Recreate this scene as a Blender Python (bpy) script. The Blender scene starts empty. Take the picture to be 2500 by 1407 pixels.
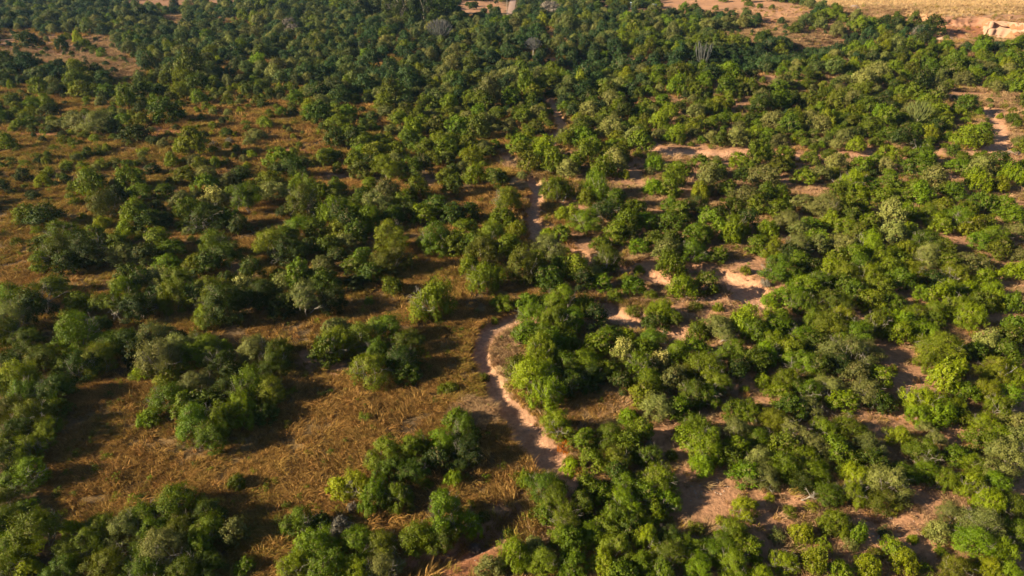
import bpy, math, random
import numpy as np
from mathutils import Vector, Euler, Matrix

random.seed(7)
RNG = np.random.default_rng(7)
scene = bpy.context.scene
COL = scene.collection

# ------------------------------------------------------------------ camera, sky, sun, exposure
CAM_H = 34.0
FPX = 1629.0                      # focal length in pixels of the 2500 px wide photograph
PITCH = math.radians(28.7)        # below the horizontal
cam_data = bpy.data.cameras.new("camera")
cam_data.sensor_width = 36.0
cam_data.lens = FPX / 2500.0 * 36.0
cam_data.clip_start = 0.5
cam_data.clip_end = 9000.0
cam = bpy.data.objects.new("camera", cam_data)
cam.location = (0, 0, CAM_H)
cam.rotation_euler = (math.radians(90) - PITCH, 0, 0)
COL.objects.link(cam)
scene.camera = cam

SUN_EL = math.radians(22.5)
SUN_AZ_VEC = Vector((-1.0, -0.26, 0)).normalized()          # horizontal direction TOWARDS the sun
to_sun = (SUN_AZ_VEC * math.cos(SUN_EL) + Vector((0, 0, math.sin(SUN_EL)))).normalized()
world = bpy.data.worlds.new("World")
scene.world = world
world.use_nodes = True
wn = world.node_tree.nodes
wl = world.node_tree.links
wn.clear()
sky = wn.new("ShaderNodeTexSky")
sky.sky_type = 'NISHITA'
sky.sun_disc = False
sky.sun_elevation = SUN_EL
sky.sun_rotation = math.atan2(to_sun.x, to_sun.y)
sky.air_density = 0.75
sky.dust_density = 0.1
bg = wn.new("ShaderNodeBackground")
bg.inputs[1].default_value = 0.05
wo = wn.new("ShaderNodeOutputWorld")
wl.new(sky.outputs[0], bg.inputs[0])
wl.new(bg.outputs[0], wo.inputs[0])

sun_data = bpy.data.lights.new("sun", 'SUN')
sun_data.energy = 5.0
sun_data.angle = math.radians(0.5)
sun_data.color = (1.0, 0.88, 0.67)
sun = bpy.data.objects.new("sun", sun_data)
sun.rotation_euler = to_sun.to_track_quat('Z', 'Y').to_euler()
COL.objects.link(sun)

scene.view_settings.view_transform = 'Standard'
scene.view_settings.look = 'None'
scene.view_settings.gamma = 1.0
scene.view_settings.exposure = 1.72
scene.view_settings.use_curve_mapping = False

# ------------------------------------------------------------------ noise and ground relief (numpy)
_perm = np.random.default_rng(11).random((256, 256))


def vnoise(x, y):
    xi = np.floor(x).astype(int); yi = np.floor(y).astype(int)
    fx = x - xi; fy = y - yi
    fx = fx * fx * (3 - 2 * fx); fy = fy * fy * (3 - 2 * fy)
    a = _perm[xi & 255, yi & 255]; b = _perm[(xi + 1) & 255, yi & 255]
    c = _perm[xi & 255, (yi + 1) & 255]; d = _perm[(xi + 1) & 255, (yi + 1) & 255]
    return (a * (1 - fx) + b * fx) * (1 - fy) + (c * (1 - fx) + d * fx) * fy


def fbm(x, y, s=1.0, octv=4):
    x = np.asarray(x, float); y = np.asarray(y, float)
    t = 0.0; a = 0.5; n = 0.0
    for k in range(octv):
        t = t + a * vnoise(x / s + 17.3 * k, y / s - 9.1 * k)
        n += a; a *= 0.5; s *= 0.5
    return t / n


def sstep(a, b, x):
    t = np.clip((np.asarray(x, float) - a) / (b - a), 0, 1)
    return t * t * (3 - 2 * t)


CP, SP = math.cos(PITCH), math.sin(PITCH)


def ray(px, py):
    u = (px - 1250.0) / FPX; v = (py - 703.5) / FPX
    return np.array([u, CP - v * SP, -SP - v * CP])


def flat_hit(px, py, z=0.0):
    d = ray(px, py)
    t = (z - CAM_H) / d[2]
    return d[0] * t, d[1] * t


def to_px(x, y, z):
    dz = z - CAM_H
    depth = y * CP - dz * SP
    down = -y * SP - dz * CP
    depth = np.maximum(depth, 0.1)
    return 1250 + FPX * x / depth, 703.5 + FPX * down / depth


# dry channels: (pixel x, pixel y, width in metres) as they are seen in the photograph, laid on the ground
CHANNELS = [
    (0.55, [(1420, 770, 2.6), (1330, 775, 2.6), (1255, 788, 2.6), (1205, 812, 2.6), (1176, 845, 2.3), (1172, 885, 2.0), (1195, 930, 1.9), (1225, 975, 2.0),
           (1258, 1030, 2.4), (1290, 1078, 2.9), (1335, 1122, 3.2), (1372, 1150, 2.0), (1400, 1190, 1.2), (1408, 1240, 1.0)]),
    (0.501, [(1275, 1262, 1.0), (1215, 1300, 1.1), (1130, 1350, 1.2), (1030, 1395, 1.5), (900, 1450, 2.0)]),
    (0.7, [(1420, 770, 2.4), (1470, 755, 2.6), (1505, 775, 2.8), (1560, 795, 2.8), (1650, 826, 2.8), (1700, 850, 2.0)]),
    (0.7, [(1400, 625, 1.2), (1490, 655, 1.4), (1560, 672, 1.6), (1610, 690, 2.2), (1650, 712, 1.8)]),
    (0.8, [(1690, 660, 1.6), (1760, 682, 2.2), (1800, 700, 3.6), (1835, 728, 4.2), (1850, 750, 3.0)]),
    (0.6, [(1318, 600, 2.0), (1305, 565, 2.4), (1302, 525, 2.6), (1310, 480, 2.8), (1300, 450, 2.4), (1290, 430, 2.0), (1250, 408, 2.6),
           (1230, 385, 2.6), (1350, 352, 3.0), (1370, 310, 3.4), (1352, 262, 3.0), (1330, 245, 2.0)]),
    (0.5, [(1570, 366, 4.0), (1620, 372, 5.0), (1700, 378, 5.0), (1800, 382, 4.5), (1950, 384, 3.5), (2100, 378, 2.0), (2300, 378, 2.0),
           (2420, 372, 4.0), (2450, 352, 3.6), (2440, 325, 3.0), (2428, 295, 2.4), (2400, 262, 1.6)]),
]
CH = []
for dep, pts in CHANNELS:
    arr = []
    for (a, b, w) in pts:
        X, Y = flat_hit(a, b, -0.4)
        arr.append((X, Y, w * (0.72 if dep == 0.6 else 0.92)))
    CH.append((dep, np.array(arr)))


def channel_field(x, y):
    """depth to carve and sand amount at ground points"""
    x = np.asarray(x, float); y = np.asarray(y, float)
    carve = np.zeros_like(x); sand = np.zeros_like(x)
    wob = (fbm(x, y, 2.4, 4) - 0.5) * 2.0
    for dep, arr in CH:
        pad = 8
        m = (x > arr[:, 0].min() - pad) & (x < arr[:, 0].max() + pad) & (y > arr[:, 1].min() - pad) & (y < arr[:, 1].max() + pad)
        if not m.any():
            continue
        xx = x[m]; yy = y[m]; ww = wob[m]
        best = np.full(xx.shape, 9.0)
        for i in range(len(arr) - 1):
            x0, y0, w0 = arr[i]; x1, y1, w1 = arr[i + 1]
            dx, dy = x1 - x0, y1 - y0
            t = np.clip(((xx - x0) * dx + (yy - y0) * dy) / (dx * dx + dy * dy), 0, 1)
            d = np.hypot(xx - x0 - t * dx, yy - y0 - t * dy)
            w = (w0 + t * (w1 - w0)) * 0.5
            best = np.minimum(best, d - w + ww * np.minimum(1.0, w * 0.6))
        cv = dep * (1 - sstep(-0.25, 0.35, best))
        sd = (1 - sstep(-0.35, 0.12, best)) * (0.10 if dep == 0.501 else 1.0)
        carve[m] = np.maximum(carve[m], cv); sand[m] = np.maximum(sand[m], sd)
    return carve, sand


def seg_gauss(x, y, pts, sig):
    best = np.full(np.shape(x), 1e9)
    for i in range(len(pts) - 1):
        (x0, y0), (x1, y1) = pts[i], pts[i + 1]
        dx, dy = x1 - x0, y1 - y0
        t = np.clip(((x - x0) * dx + (y - y0) * dy) / (dx * dx + dy * dy), 0, 1)
        best = np.minimum(best, np.hypot(x - x0 - t * dx, y - y0 - t * dy))
    return np.exp(-(best / sig) ** 2)


RAVINE = [flat_hit(*p) for p in ((1450, 160), (1560, 168), (1720, 172), (1860, 150), (2000, 118), (2130, 100))]
RIDGE = [flat_hit(*p) for p in ((1640, 215), (1780, 195), (1950, 168), (2100, 140), (2350, 135), (2700, 150))]
BANK = [flat_hit(*p) for p in ((2150, 66), (2240, 72), (2303, 84), (2394, 84), (2399, 96), (2440, 97), (2520, 104), (2700, 118))]
BANK_X = np.array([b[0] for b in BANK]); BANK_Y = np.array([b[1] for b in BANK])
BANK_H = 5.0


def plateau(x, y):
    yl = np.interp(x, BANK_X, BANK_Y)
    s = sstep(0.6, 2.6, y - yl) * sstep(BANK_X[1] - 6, BANK_X[2] + 2, x)
    slope = sstep(0, 45, y - yl + 20) * sstep(BANK_X[0] - 110, BANK_X[0] + 10, x)
    return np.maximum(BANK_H * s, BANK_H * slope)


def terrain(x, y, fine=True):
    x = np.asarray(x, float); y = np.asarray(y, float)
    z = (fbm(x + 300, y, 60, 2) - 0.5) * 2.4 * sstep(40, 140, y)
    z = z + (fbm(x + 80, y + 33, 9, 3) - 0.5) * 0.55
    z = z - 8.0 * seg_gauss(x, y, RAVINE, 12.0) + 3.2 * seg_gauss(x, y, RIDGE, 20.0)
    z = z + plateau(x, y)
    z = z - channel_field(x, y)[0]
    if fine:
        z = z + (fbm(x, y, 1.6, 3) - 0.5) * 0.22
    return z


def ground_hit(px, py, up=0.0):
    """point at height up above the ground seen at a photograph pixel"""
    d = ray(px, py)
    z = 0.0
    for _ in range(10):
        t = (z + up - CAM_H) / d[2]
        X, Y = d[0] * t, d[1] * t
        z = z * 0.5 + 0.5 * float(terrain(np.array([X]), np.array([Y]))[0])
    return X, Y, z, t


# ------------------------------------------------------------------ open places (pixel ellipses put onto the ground)
# cx, cy, rx, ry, type: g dry grass, b bare pinkish soil, r red soil, s sand, t pale tan grass
OPEN = [
    (40, 100, 75, 26, 'b'), (150, 112, 90, 30, 'b'), (240, 128, 65, 36, 't'), (300, 170, 55, 24, 't'), (60, 135, 80, 14, 't'), (145, 150, 70, 10, 't'),
    (430, 50, 34, 14, 't'), (440, 66, 16, 8, 't'), (570, 50, 55, 5, 't'), (640, 41, 36, 5, 't'), (390, 6, 95, 9, 'b'), (540, 3, 60, 5, 'b'), (640, 4, 30, 4, 'b'), (700, 8, 22, 3, 'b'),
    (555, 170, 48, 8, 'g'), (650, 155, 48, 8, 'g'), (720, 166, 50, 5, 't'), (770, 193, 10, 8, 'r'), (905, 192, 10, 5, 'b'), (985, 66, 14, 8, 'b'), (1105, 70, 12, 4, 't'),
    (1160, 18, 52, 17, 'b'), (1125, 32, 26, 5, 'b'), (1200, 20, 40, 16, 'b'), (1345, 60, 14, 10, 'b'), (1348, 86, 22, 7, 'b'), (1378, 106, 14, 8, 't'), (1300, 132, 20, 7, 'r'),
    (1342, 146, 18, 9, 'b'), (1392, 176, 24, 8, 'r'), (1250, 168, 14, 5, 'b'), (1480, 10, 28, 5, 'b'), (1545, 29, 40, 6, 't'), (1020, 192, 14, 6, 'b'),
    (1700, 12, 110, 17, 'b'), (1820, 18, 110, 18, 'b'), (1900, 30, 90, 16, 'b'), (1870, 42, 40, 10, 'b'), (1890, 54, 22, 5, 'r'), (1925, 52, 20, 6, 't'),
    (2040, 60, 38, 8, 'b'), (2130, 30, 110, 16, 't'), (2210, 36, 80, 10, 't'), (2360, 40, 160, 12, 'b'), (2400, 72, 110, 24, 'r'), (2300, 92, 40, 12, 'b'), (2440, 95, 80, 9, 't'),
    (2350, 96, 50, 6, 'b'), (1790, 88, 50, 8, 't'), (1860, 80, 70, 8, 't'), (1960, 92, 60, 12, 't'), (1950, 112, 34, 7, 't'), (2030, 104, 20, 7, 't'),
    (2064, 148, 18, 12, 'b'), (2006, 158, 12, 6, 'b'), (1870, 192, 32, 8, 'b'), (1855, 204, 12, 8, 'b'), (2100, 208, 10, 10, 'b'), (1950, 210, 16, 6, 'b'), (1970, 236, 26, 5, 'b'),
    (1752, 218, 16, 16, 'b'), (1742, 236, 10, 10, 'b'), (1800, 256, 20, 11, 'b'), (1642, 275, 22, 8, 'b'), (1740, 302, 22, 10, 'b'), (1560, 256, 14, 8, 'r'), (1790, 328, 8, 8, 't'),
    (1345, 250, 34, 8, 'b'), (1365, 300, 30, 22, 'g'), (1350, 345, 26, 12, 'b'), (1225, 345, 30, 18, 'g'), (1180, 325, 22, 4, 'b'), (1255, 398, 40, 14, 't'), (1100, 388, 12, 6, 'r'),
    (1290, 445, 40, 18, 't'), (1450, 316, 22, 8, 'b'), (1395, 330, 12, 16, 'b'), (1390, 378, 12, 10, 'b'), (1640, 365, 70, 14, 'b'), (1770, 372, 130, 14, 'b'), (1740, 400, 60, 8, 'b'), (1640, 410, 50, 8, 'b'),
    (1960, 384, 34, 8, 'b'), (2150, 378, 150, 7, 'r'), (2090, 385, 30, 8, 'b'), (2290, 365, 40, 8, 'r'), (2430, 300, 28, 46, 'b'), (2440, 360, 34, 14, 's'), (2480, 345, 24, 12, 't'), (2470, 390, 40, 14, 'b'),
    (2370, 232, 110, 9, 'b'), (2450, 250, 70, 22, 't'), (2330, 240, 30, 16, 'b'), (2200, 400, 30, 12, 'b'), (2310, 405, 20, 14, 't'), (2310, 425, 34, 12, 'b'), (2180, 412, 26, 12, 'b'),
    (1540, 430, 40, 30, 'b'), (1530, 470, 50, 20, 't'), (1590, 490, 50, 20, 't'), (1640, 480, 40, 14, 't'), (1590, 420, 24, 10, 'b'), (1690, 424, 40, 8, 'b'), (1920, 440, 24, 8, 'b'), (2010, 465, 30, 8, 'b'),
    (2140, 500, 30, 16, 'b'), (2340, 590, 60, 18, 'b'), (2440, 630, 30, 14, 'b'), (2380, 650, 30, 10, 't'), (1755, 470, 18, 8, 't'), (1830, 480, 14, 6, 'b'), (2140, 640, 40, 8, 'b'),
    (100, 330, 110, 10, 'r'), (80, 345, 120, 10, 'g'), (150, 350, 60, 14, 'g'), (60, 385, 120, 40, 'g'), (200, 385, 160, 30, 'g'), (330, 385, 130, 16, 'g'), (300, 345, 60, 12, 'g'), (400, 322, 80, 14, 'r'),
    (440, 300, 70, 22, 'g'), (500, 330, 90, 14, 'g'), (560, 290, 60, 25, 'g'), (600, 275, 50, 14, 'g'), (660, 300, 40, 8, 'g'), (700, 308, 40, 10, 'g'), (730, 320, 26, 10, 'g'), (540, 345, 80, 10, 'g'), (720, 370, 50, 7, 'r'),
    (630, 375, 60, 10, 'g'), (545, 396, 50, 14, 'g'), (600, 395, 60, 10, 'g'), (380, 250, 40, 10, 'g'), (200, 250, 40, 14, 'g'), (160, 272, 30, 14, 'g'), (10, 245, 12, 12, 'g'), (360, 295, 20, 10, 'g'),
    (400, 430, 46, 22, 'g'), (70, 470, 80, 26, 'g'), (170, 500, 90, 34, 'g'), (200, 460, 60, 12, 'g'), (60, 560, 90, 30, 'g'), (190, 550, 70, 20, 'g'), (820, 430, 50, 8, 'b'), (870, 452, 50, 14, 'g'), (650, 525, 60, 30, 'g'),
    (430, 570, 60, 18, 'g'), (430, 480, 14, 10, 'b'), (590, 610, 40, 24, 'g'), (470, 612, 24, 10, 'g'), (40, 620, 60, 20, 'g'), (80, 690, 90, 24, 'g'), (220, 700, 80, 26, 'g'), (190, 680, 100, 22, 'g'), (250, 660, 40, 10, 'g'),
    (480, 690, 40, 12, 'b'), (560, 655, 40, 10, 'b'), (860, 250, 26, 7, 'g'), (910, 265, 30, 8, 'g'), (870, 320, 12, 14, 'g'), (700, 470, 30, 8, 'b'), (755, 620, 30, 20, 'g'), (640, 660, 30, 12, 'g'),
    (1050, 440, 30, 14, 'b'), (1130, 480, 70, 14, 'g'), (1000, 560, 40, 14, 'g'), (1010, 640, 40, 60, 'g'), (1050, 660, 80, 40, 'g'), (900, 720, 70, 14, 'g'), (890, 760, 120, 30, 'g'), (1110, 700, 50, 50, 'g'), (1150, 780, 90, 30, 'g'),
    (1090, 820, 90, 40, 'g'), (1080, 880, 80, 60, 'g'), (1120, 960, 90, 60, 'g'), (950, 980, 120, 40, 'g'), (800, 960, 90, 60, 'g'), (770, 1040, 130, 60, 'g'), (680, 1110, 180, 60, 'g'), (560, 1150, 160, 50, 'g'), (300, 1060, 160, 60, 'g'),
    (230, 980, 110, 50, 'g'), (300, 950, 70, 24, 'g'), (330, 1150, 200, 50, 'g'), (150, 1200, 80, 50, 'g'), (700, 1200, 120, 50, 'g'), (640, 1330, 60, 90, 'g'), (740, 880, 24, 30, 'b'), (790, 900, 50, 24, 'b'), (590, 870, 18, 12, 'b'),
    (1230, 860, 40, 60, 't'), (1210, 960, 30, 40, 't'), (1150, 1010, 60, 40, 't'), (1220, 1130, 60, 60, 'g'), (1180, 1200, 90, 40, 'g'), (900, 1260, 90, 26, 'g'), (1230, 1240, 60, 30, 'b'), (1200, 1310, 80, 40, 'b'), (1100, 1370, 140, 40, 'r'),
    (1470, 980, 80, 46, 'g'), (1420, 830, 40, 24, 'g'), (1470, 860, 20, 10, 't'), (1740, 940, 60, 20, 'b'), (1700, 1180, 80, 30, 'b'), (1720, 1220, 90, 40, 'b'), (1640, 1090, 60, 30, 'b'), (1600, 1060, 30, 30, 'b'), (1880, 1270, 70, 26, 'b'),
    (1900, 1220, 80, 20, 'b'), (2170, 1270, 110, 24, 'b'), (2200, 1330, 140, 40, 'b'), (2080, 1340, 50, 30, 'b'), (1870, 1320, 40, 30, 'b'), (2190, 880, 70, 36, 'b'), (2220, 930, 90, 34, 'b'), (2200, 1010, 50, 20, 'b'), (2350, 1060, 60, 36, 'b'), (2160, 1050, 40, 18, 'b'),
    (2370, 905, 40, 14, 'b'), (2380, 1010, 30, 10, 'b'), (2480, 980, 20, 20, 'b'), (1820, 930, 40, 14, 'b'), (1870, 975, 40, 8, 'b'), (2090, 1000, 40, 10, 'b'), (2260, 1200, 50, 50, 'b'), (2480, 1190, 20, 40, 'b'), (1870, 710, 60, 24, 'b'),
    (1800, 610, 60, 24, 'g'), (1830, 650, 50, 30, 'b'), (1560, 740, 90, 24, 'g'), (1700, 760, 90, 20, 'b'), (1430, 600, 40, 16, 'b'), (1420, 640, 50, 12, 'b'), (1560, 620, 30, 12, 'g'), (1590, 650, 30, 24, 'b'), (1540, 570, 20, 10, 'b'),
    (1300, 620, 30, 16, 'b'), (1390, 570, 30, 10, 'b'), (1400, 500, 50, 14, 'b'), (2220, 720, 90, 26, 'b'), (2130, 760, 60, 30, 'b'), (2430, 690, 40, 16, 'b'), (1760, 730, 60, 12, 'b'), (2180, 700, 60, 12, 'b'), (1250, 710, 60, 20, 'g'), (1310, 725, 90, 14, 'g'),
    (2440, 780, 60, 30, 'b'), (2480, 860, 30, 20, 'b'), (1950, 830, 20, 8, 'b'), (2290, 660, 20, 12, 'b'),
]
_oa = np.array([(a, b, c, d) for a, b, c, d, e in OPEN], float)
_ot = [e for *_, e in OPEN]


def open_mask(x, y, z):
    """0..1 openness per soil type at ground points"""
    px, py = to_px(x, y, z)
    px = px + (fbm(x + 5, y, 3.0, 3) - 0.5) * 30
    py = py + (fbm(x, y + 55, 3.0, 3) - 0.5) * 14
    res = {k: np.zeros(np.shape(x)) for k in 'gbrst'}
    for (a, b, c, d), e in zip(_oa, _ot):
        m = (np.abs(px - a) < c * 1.5) & (np.abs(py - b) < d * 1.5)
        if m.any():
            q = np.sqrt(((px[m] - a) / c) ** 2 + ((py[m] - b) / d) ** 2)
            res[e][m] = np.maximum(res[e][m], 1 - sstep(0.75, 1.25, q))
    return res


FIELD = [(1890, -60), (1930, 0), (1985, 18), (2100, 22), (2230, 36), (2330, 40), (2500, 34), (2560, 36), (3200, 40), (3200, -90)]


def in_poly(px, py, poly):
    c = np.zeros(np.shape(px), bool)
    n = len(poly)
    for i in range(n):
        x0, y0 = poly[i]; x1, y1 = poly[(i + 1) % n]
        cond = ((y0 > py) != (y1 > py))
        with np.errstate(divide='ignore', invalid='ignore'):
            xi = (x1 - x0) * (py - y0) / ((y1 - y0) if y1 != y0 else 1e-9) + x0
        c ^= cond & (px < xi)
    return c


# ------------------------------------------------------------------ helpers
def tag(o, label=None, cat=None, group=None, kind=None):
    if label: o['label'] = label
    if cat: o['category'] = cat
    if group: o['group'] = group
    if kind: o['kind'] = kind
    return o


def link_obj(name, mesh, parent=None, loc=None):
    o = bpy.data.objects.new(name, mesh)
    COL.objects.link(o)
    if parent is not None: o.parent = parent
    if loc is not None: o.location = loc
    return o


def mesh_np(name, V, F, mat=None, smooth=False):
    """V (n,3), F (m,k) all faces the same size"""
    V = np.asarray(V, np.float32); F = np.asarray(F, np.int32)
    me = bpy.data.meshes.new(name)
    me.vertices.add(len(V)); me.vertices.foreach_set('co', V.ravel())
    k = F.shape[1]
    me.loops.add(F.size); me.loops.foreach_set('vertex_index', F.ravel())
    me.polygons.add(len(F)); me.polygons.foreach_set('loop_start', np.arange(0, F.size, k, dtype=np.int32))
    if smooth:
        me.polygons.foreach_set('use_smooth', np.ones(len(F), bool))
    me.update(calc_edges=True)
    if mat: me.materials.append(mat)
    return me


def color_attr(me, name, C, domain='POINT'):
    a = me.color_attributes.new(name, 'FLOAT_COLOR', domain)
    C4 = np.ones((len(C), 4), np.float32); C4[:, :3] = C
    a.data.foreach_set('color', C4.ravel())


def float_attr(me, name, vals, domain='FACE'):
    a = me.attributes.new(name, 'FLOAT', domain)
    a.data.foreach_set('value', np.asarray(vals, np.float32))


def new_mat(name):
    m = bpy.data.materials.new(name); m.use_nodes = True
    m.node_tree.nodes.clear()
    return m, m.node_tree.nodes, m.node_tree.links


def leaf_material(name, base, tip, dry=(0.16, 0.11, 0.045), transl=0.28, spread=0.35, gloss=0.015, hue=(0.478, 0.512), sat=1.14):
    m, n, l = new_mat(name)
    at = n.new('ShaderNodeAttribute'); at.attribute_name = 'tint'
    oi = n.new('ShaderNodeObjectInfo')
    mix = n.new('ShaderNodeMix'); mix.data_type = 'RGBA'
    mix.inputs[6].default_value = (*base, 1); mix.inputs[7].default_value = (*tip, 1)
    l.new(at.outputs['Fac'], mix.inputs[0])
    # whole-plant variation
    hsv = n.new('ShaderNodeHueSaturation'); hsv.inputs['Saturation'].default_value = sat
    mr = n.new('ShaderNodeMapRange'); mr.inputs[3].default_value = 1 - spread; mr.inputs[4].default_value = 1 + spread
    l.new(oi.outputs['Random'], mr.inputs[0]); l.new(mr.outputs[0], hsv.inputs['Value'])
    mu = n.new('ShaderNodeMath'); mu.operation = 'MULTIPLY'; mu.inputs[1].default_value = 7.31
    fr = n.new('ShaderNodeMath'); fr.operation = 'FRACT'
    mr2 = n.new('ShaderNodeMapRange'); mr2.inputs[3].default_value = hue[0]; mr2.inputs[4].default_value = hue[1]
    l.new(oi.outputs['Random'], mu.inputs[0]); l.new(mu.outputs[0], fr.inputs[0]); l.new(fr.outputs[0], mr2.inputs[0])
    l.new(mr2.outputs[0], hsv.inputs['Hue'])
    l.new(mix.outputs[2], hsv.inputs['Color'])
    # a few dry leaves and twigs
    mx2 = n.new('ShaderNodeMix'); mx2.data_type = 'RGBA'; mx2.inputs[7].default_value = (*dry, 1)
    gt = n.new('ShaderNodeAttribute'); gt.attribute_name = 'dry'
    l.new(gt.outputs['Fac'], mx2.inputs[0]); l.new(hsv.outputs[0], mx2.inputs[6])
    d = n.new('ShaderNodeBsdfDiffuse'); t = n.new('ShaderNodeBsdfTranslucent'); g = n.new('ShaderNodeBsdfGlossy')
    g.inputs['Roughness'].default_value = 0.6; g.inputs['Color'].default_value = (0.75, 0.8, 0.7, 1)
    ms = n.new('ShaderNodeMixShader'); ms.inputs[0].default_value = transl
    ms2 = n.new('ShaderNodeMixShader'); ms2.inputs[0].default_value = gloss
    out = n.new('ShaderNodeOutputMaterial')
    l.new(mx2.outputs[2], d.inputs['Color']); l.new(mx2.outputs[2], t.inputs['Color'])
    l.new(d.outputs[0], ms.inputs[1]); l.new(t.outputs[0], ms.inputs[2])
    l.new(ms.outputs[0], ms2.inputs[1]); l.new(g.outputs[0], ms2.inputs[2])
    l.new(ms2.outputs[0], out.inputs[0])
    return m


def simple_mat(name, c1, c2, scale=3.0, rough=0.9, bump=0.3):
    m, n, l = new_mat(name)
    tc = n.new('ShaderNodeTexCoord'); no = n.new('ShaderNodeTexNoise'); no.inputs['Scale'].default_value = scale
    no.inputs['Detail'].default_value = 6
    cr = n.new('ShaderNodeMix'); cr.data_type = 'RGBA'; cr.inputs[6].default_value = (*c1, 1); cr.inputs[7].default_value = (*c2, 1)
    p = n.new('ShaderNodeBsdfPrincipled'); p.inputs['Roughness'].default_value = rough
    p.inputs['Specular IOR Level'].default_value = 0.2
    bp = n.new('ShaderNodeBump'); bp.inputs['Strength'].default_value = bump; bp.inputs['Distance'].default_value = 0.1
    o = n.new('ShaderNodeOutputMaterial')
    l.new(tc.outputs['Object'], no.inputs['Vector']); l.new(no.outputs['Fac'], cr.inputs[0]); l.new(cr.outputs[2], p.inputs['Base Color'])
    l.new(no.outputs['Fac'], bp.inputs['Height']); l.new(bp.outputs[0], p.inputs['Normal']); l.new(p.outputs[0], o.inputs[0])
    return m


LM = {
    'o': leaf_material('leaf_olive', (0.054, 0.068, 0.008), (0.135, 0.145, 0.020)),
    'g': leaf_material('leaf_green', (0.047, 0.073, 0.004), (0.124, 0.162, 0.008)),
    'b': leaf_material('leaf_bright', (0.067, 0.105, 0.003), (0.170, 0.216, 0.006), transl=0.36),
    'y': leaf_material('leaf_yellow_green', (0.084, 0.106, 0.003), (0.195, 0.215, 0.007), transl=0.36),
    'd': leaf_material('leaf_dark', (0.018, 0.031, 0.004), (0.056, 0.074, 0.008)),
    's': leaf_material('leaf_grey_green', (0.078, 0.086, 0.022), (0.190, 0.186, 0.055)),
    'p': leaf_material('leaf_blossom', (0.076, 0.086, 0.014), (0.42, 0.37, 0.13)),
    'Y': leaf_material('leaf_vivid', (0.115, 0.155, 0.003), (0.255, 0.290, 0.006), transl=0.4),
    'k': leaf_material('leaf_bare_grey', (0.10, 0.085, 0.065), (0.21, 0.175, 0.13), transl=0.1),
    'D': leaf_material('leaf_far_dark', (0.016, 0.034, 0.009), (0.046, 0.074, 0.018)),  # far crowns; in the ravine this dark colour stands in for shade
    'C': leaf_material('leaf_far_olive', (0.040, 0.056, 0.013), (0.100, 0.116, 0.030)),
    'R': leaf_material('leaf_orange', (0.24, 0.07, 0.018), (0.42, 0.16, 0.04), transl=0.3),
}
BARK = simple_mat('bark', (0.14, 0.11, 0.08), (0.30, 0.25, 0.19), 4)
PALEBARK = simple_mat('pale_bark', (0.17, 0.145, 0.115), (0.30, 0.265, 0.22), 4)


# ------------------------------------------------------------------ ground sheet
def axis(lo, hi, step0, core, grow):
    pts = [0.0]
    return pts


def graded(start, stop, s0, rate, origin=0.0):
    out = [start]
    s = s0
    while out[-1] < stop:
        out.append(out[-1] + s)
        d = out[-1] - origin
        s = max(s0, d * rate)
    return out


ys = graded(12.0, 420.0, 0.30, 0.0058)
yy = ys[-1]
while yy < 4500:
    yy *= 1.16
    ys.append(yy)
ys = [-400, -150, -60, -25, -10, 0, 6] + ys
xs_pos = graded(0.0, 260.0, 0.38, 0.0062)
xx = xs_pos[-1]
while xx < 4500:
    xx *= 1.2
    xs_pos.append(xx)
xs = sorted(set([-v for v in xs_pos] + xs_pos))
xs = np.array(xs); ys = np.array(ys)
GX, GY = np.meshgrid(xs, ys)
gx = GX.ravel(); gy = GY.ravel()
carve, sandm = channel_field(gx, gy)
gz = terrain(gx, gy)
op = open_mask(gx, gy, gz)
ppx, ppy = to_px(gx, gy, gz)
# soil colours (dry albedo)
n1 = fbm(gx, gy, 6, 4)[:, None]; n2 = fbm(gx + 40, gy - 21, 1.3, 3)[:, None]
side = sstep(1150, 1750, ppx)[:, None]                 # grassland on the left bank, bare pink soil on the right bank
grass_c = np.array([0.18, 0.106, 0.038]); tan_c = np.array([0.29, 0.190, 0.085])
bare_c = np.array([0.34, 0.172, 0.086]); red_c = np.array([0.29, 0.115, 0.050]); sand_c = np.array([0.46, 0.245, 0.135])
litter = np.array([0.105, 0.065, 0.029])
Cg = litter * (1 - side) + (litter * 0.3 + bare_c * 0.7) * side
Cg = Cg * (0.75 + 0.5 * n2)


def lay(C, c, m):
    return C * (1 - m) + c * m


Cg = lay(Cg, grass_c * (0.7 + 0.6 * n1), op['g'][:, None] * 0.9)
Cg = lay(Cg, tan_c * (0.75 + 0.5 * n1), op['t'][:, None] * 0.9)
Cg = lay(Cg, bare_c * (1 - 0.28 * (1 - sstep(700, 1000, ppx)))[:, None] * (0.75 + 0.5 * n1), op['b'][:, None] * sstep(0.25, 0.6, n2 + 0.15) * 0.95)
Cg = lay(Cg, red_c * (0.75 + 0.5 * n1), op['r'][:, None] * sstep(0.2, 0.5, n2 + 0.15) * 0.9)
Cg = lay(Cg, sand_c, op['s'][:, None] * 0.9)
gritty = 0.78 + 0.4 * fbm(gx, gy, 0.9, 3)[:, None]
Cg = lay(Cg, sand_c * gritty, sandm[:, None] * (0.82 + 0.18 * sstep(0.3, 0.5, n1)))
edge = np.clip(carve / 0.5, 0, 1) * (1 - sandm)
Cg = lay(Cg, np.array([0.34, 0.17, 0.10]), np.clip(edge, 0, 1)[:, None] * 0.8)
fld = in_poly(ppx, ppy, FIELD)[:, None] * 1.0
rowtone = 0.85 + 0.3 * fbm(gx * 0.25, gy, 3.0, 3)[:, None]
Cg = lay(Cg, np.array([0.34, 0.22, 0.10]) * rowtone, fld)
far = sstep(420, 900, np.hypot(gx, gy))[:, None]
Cg = lay(Cg, np.array([0.13, 0.12, 0.06]), far * (1 - fld))
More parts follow.
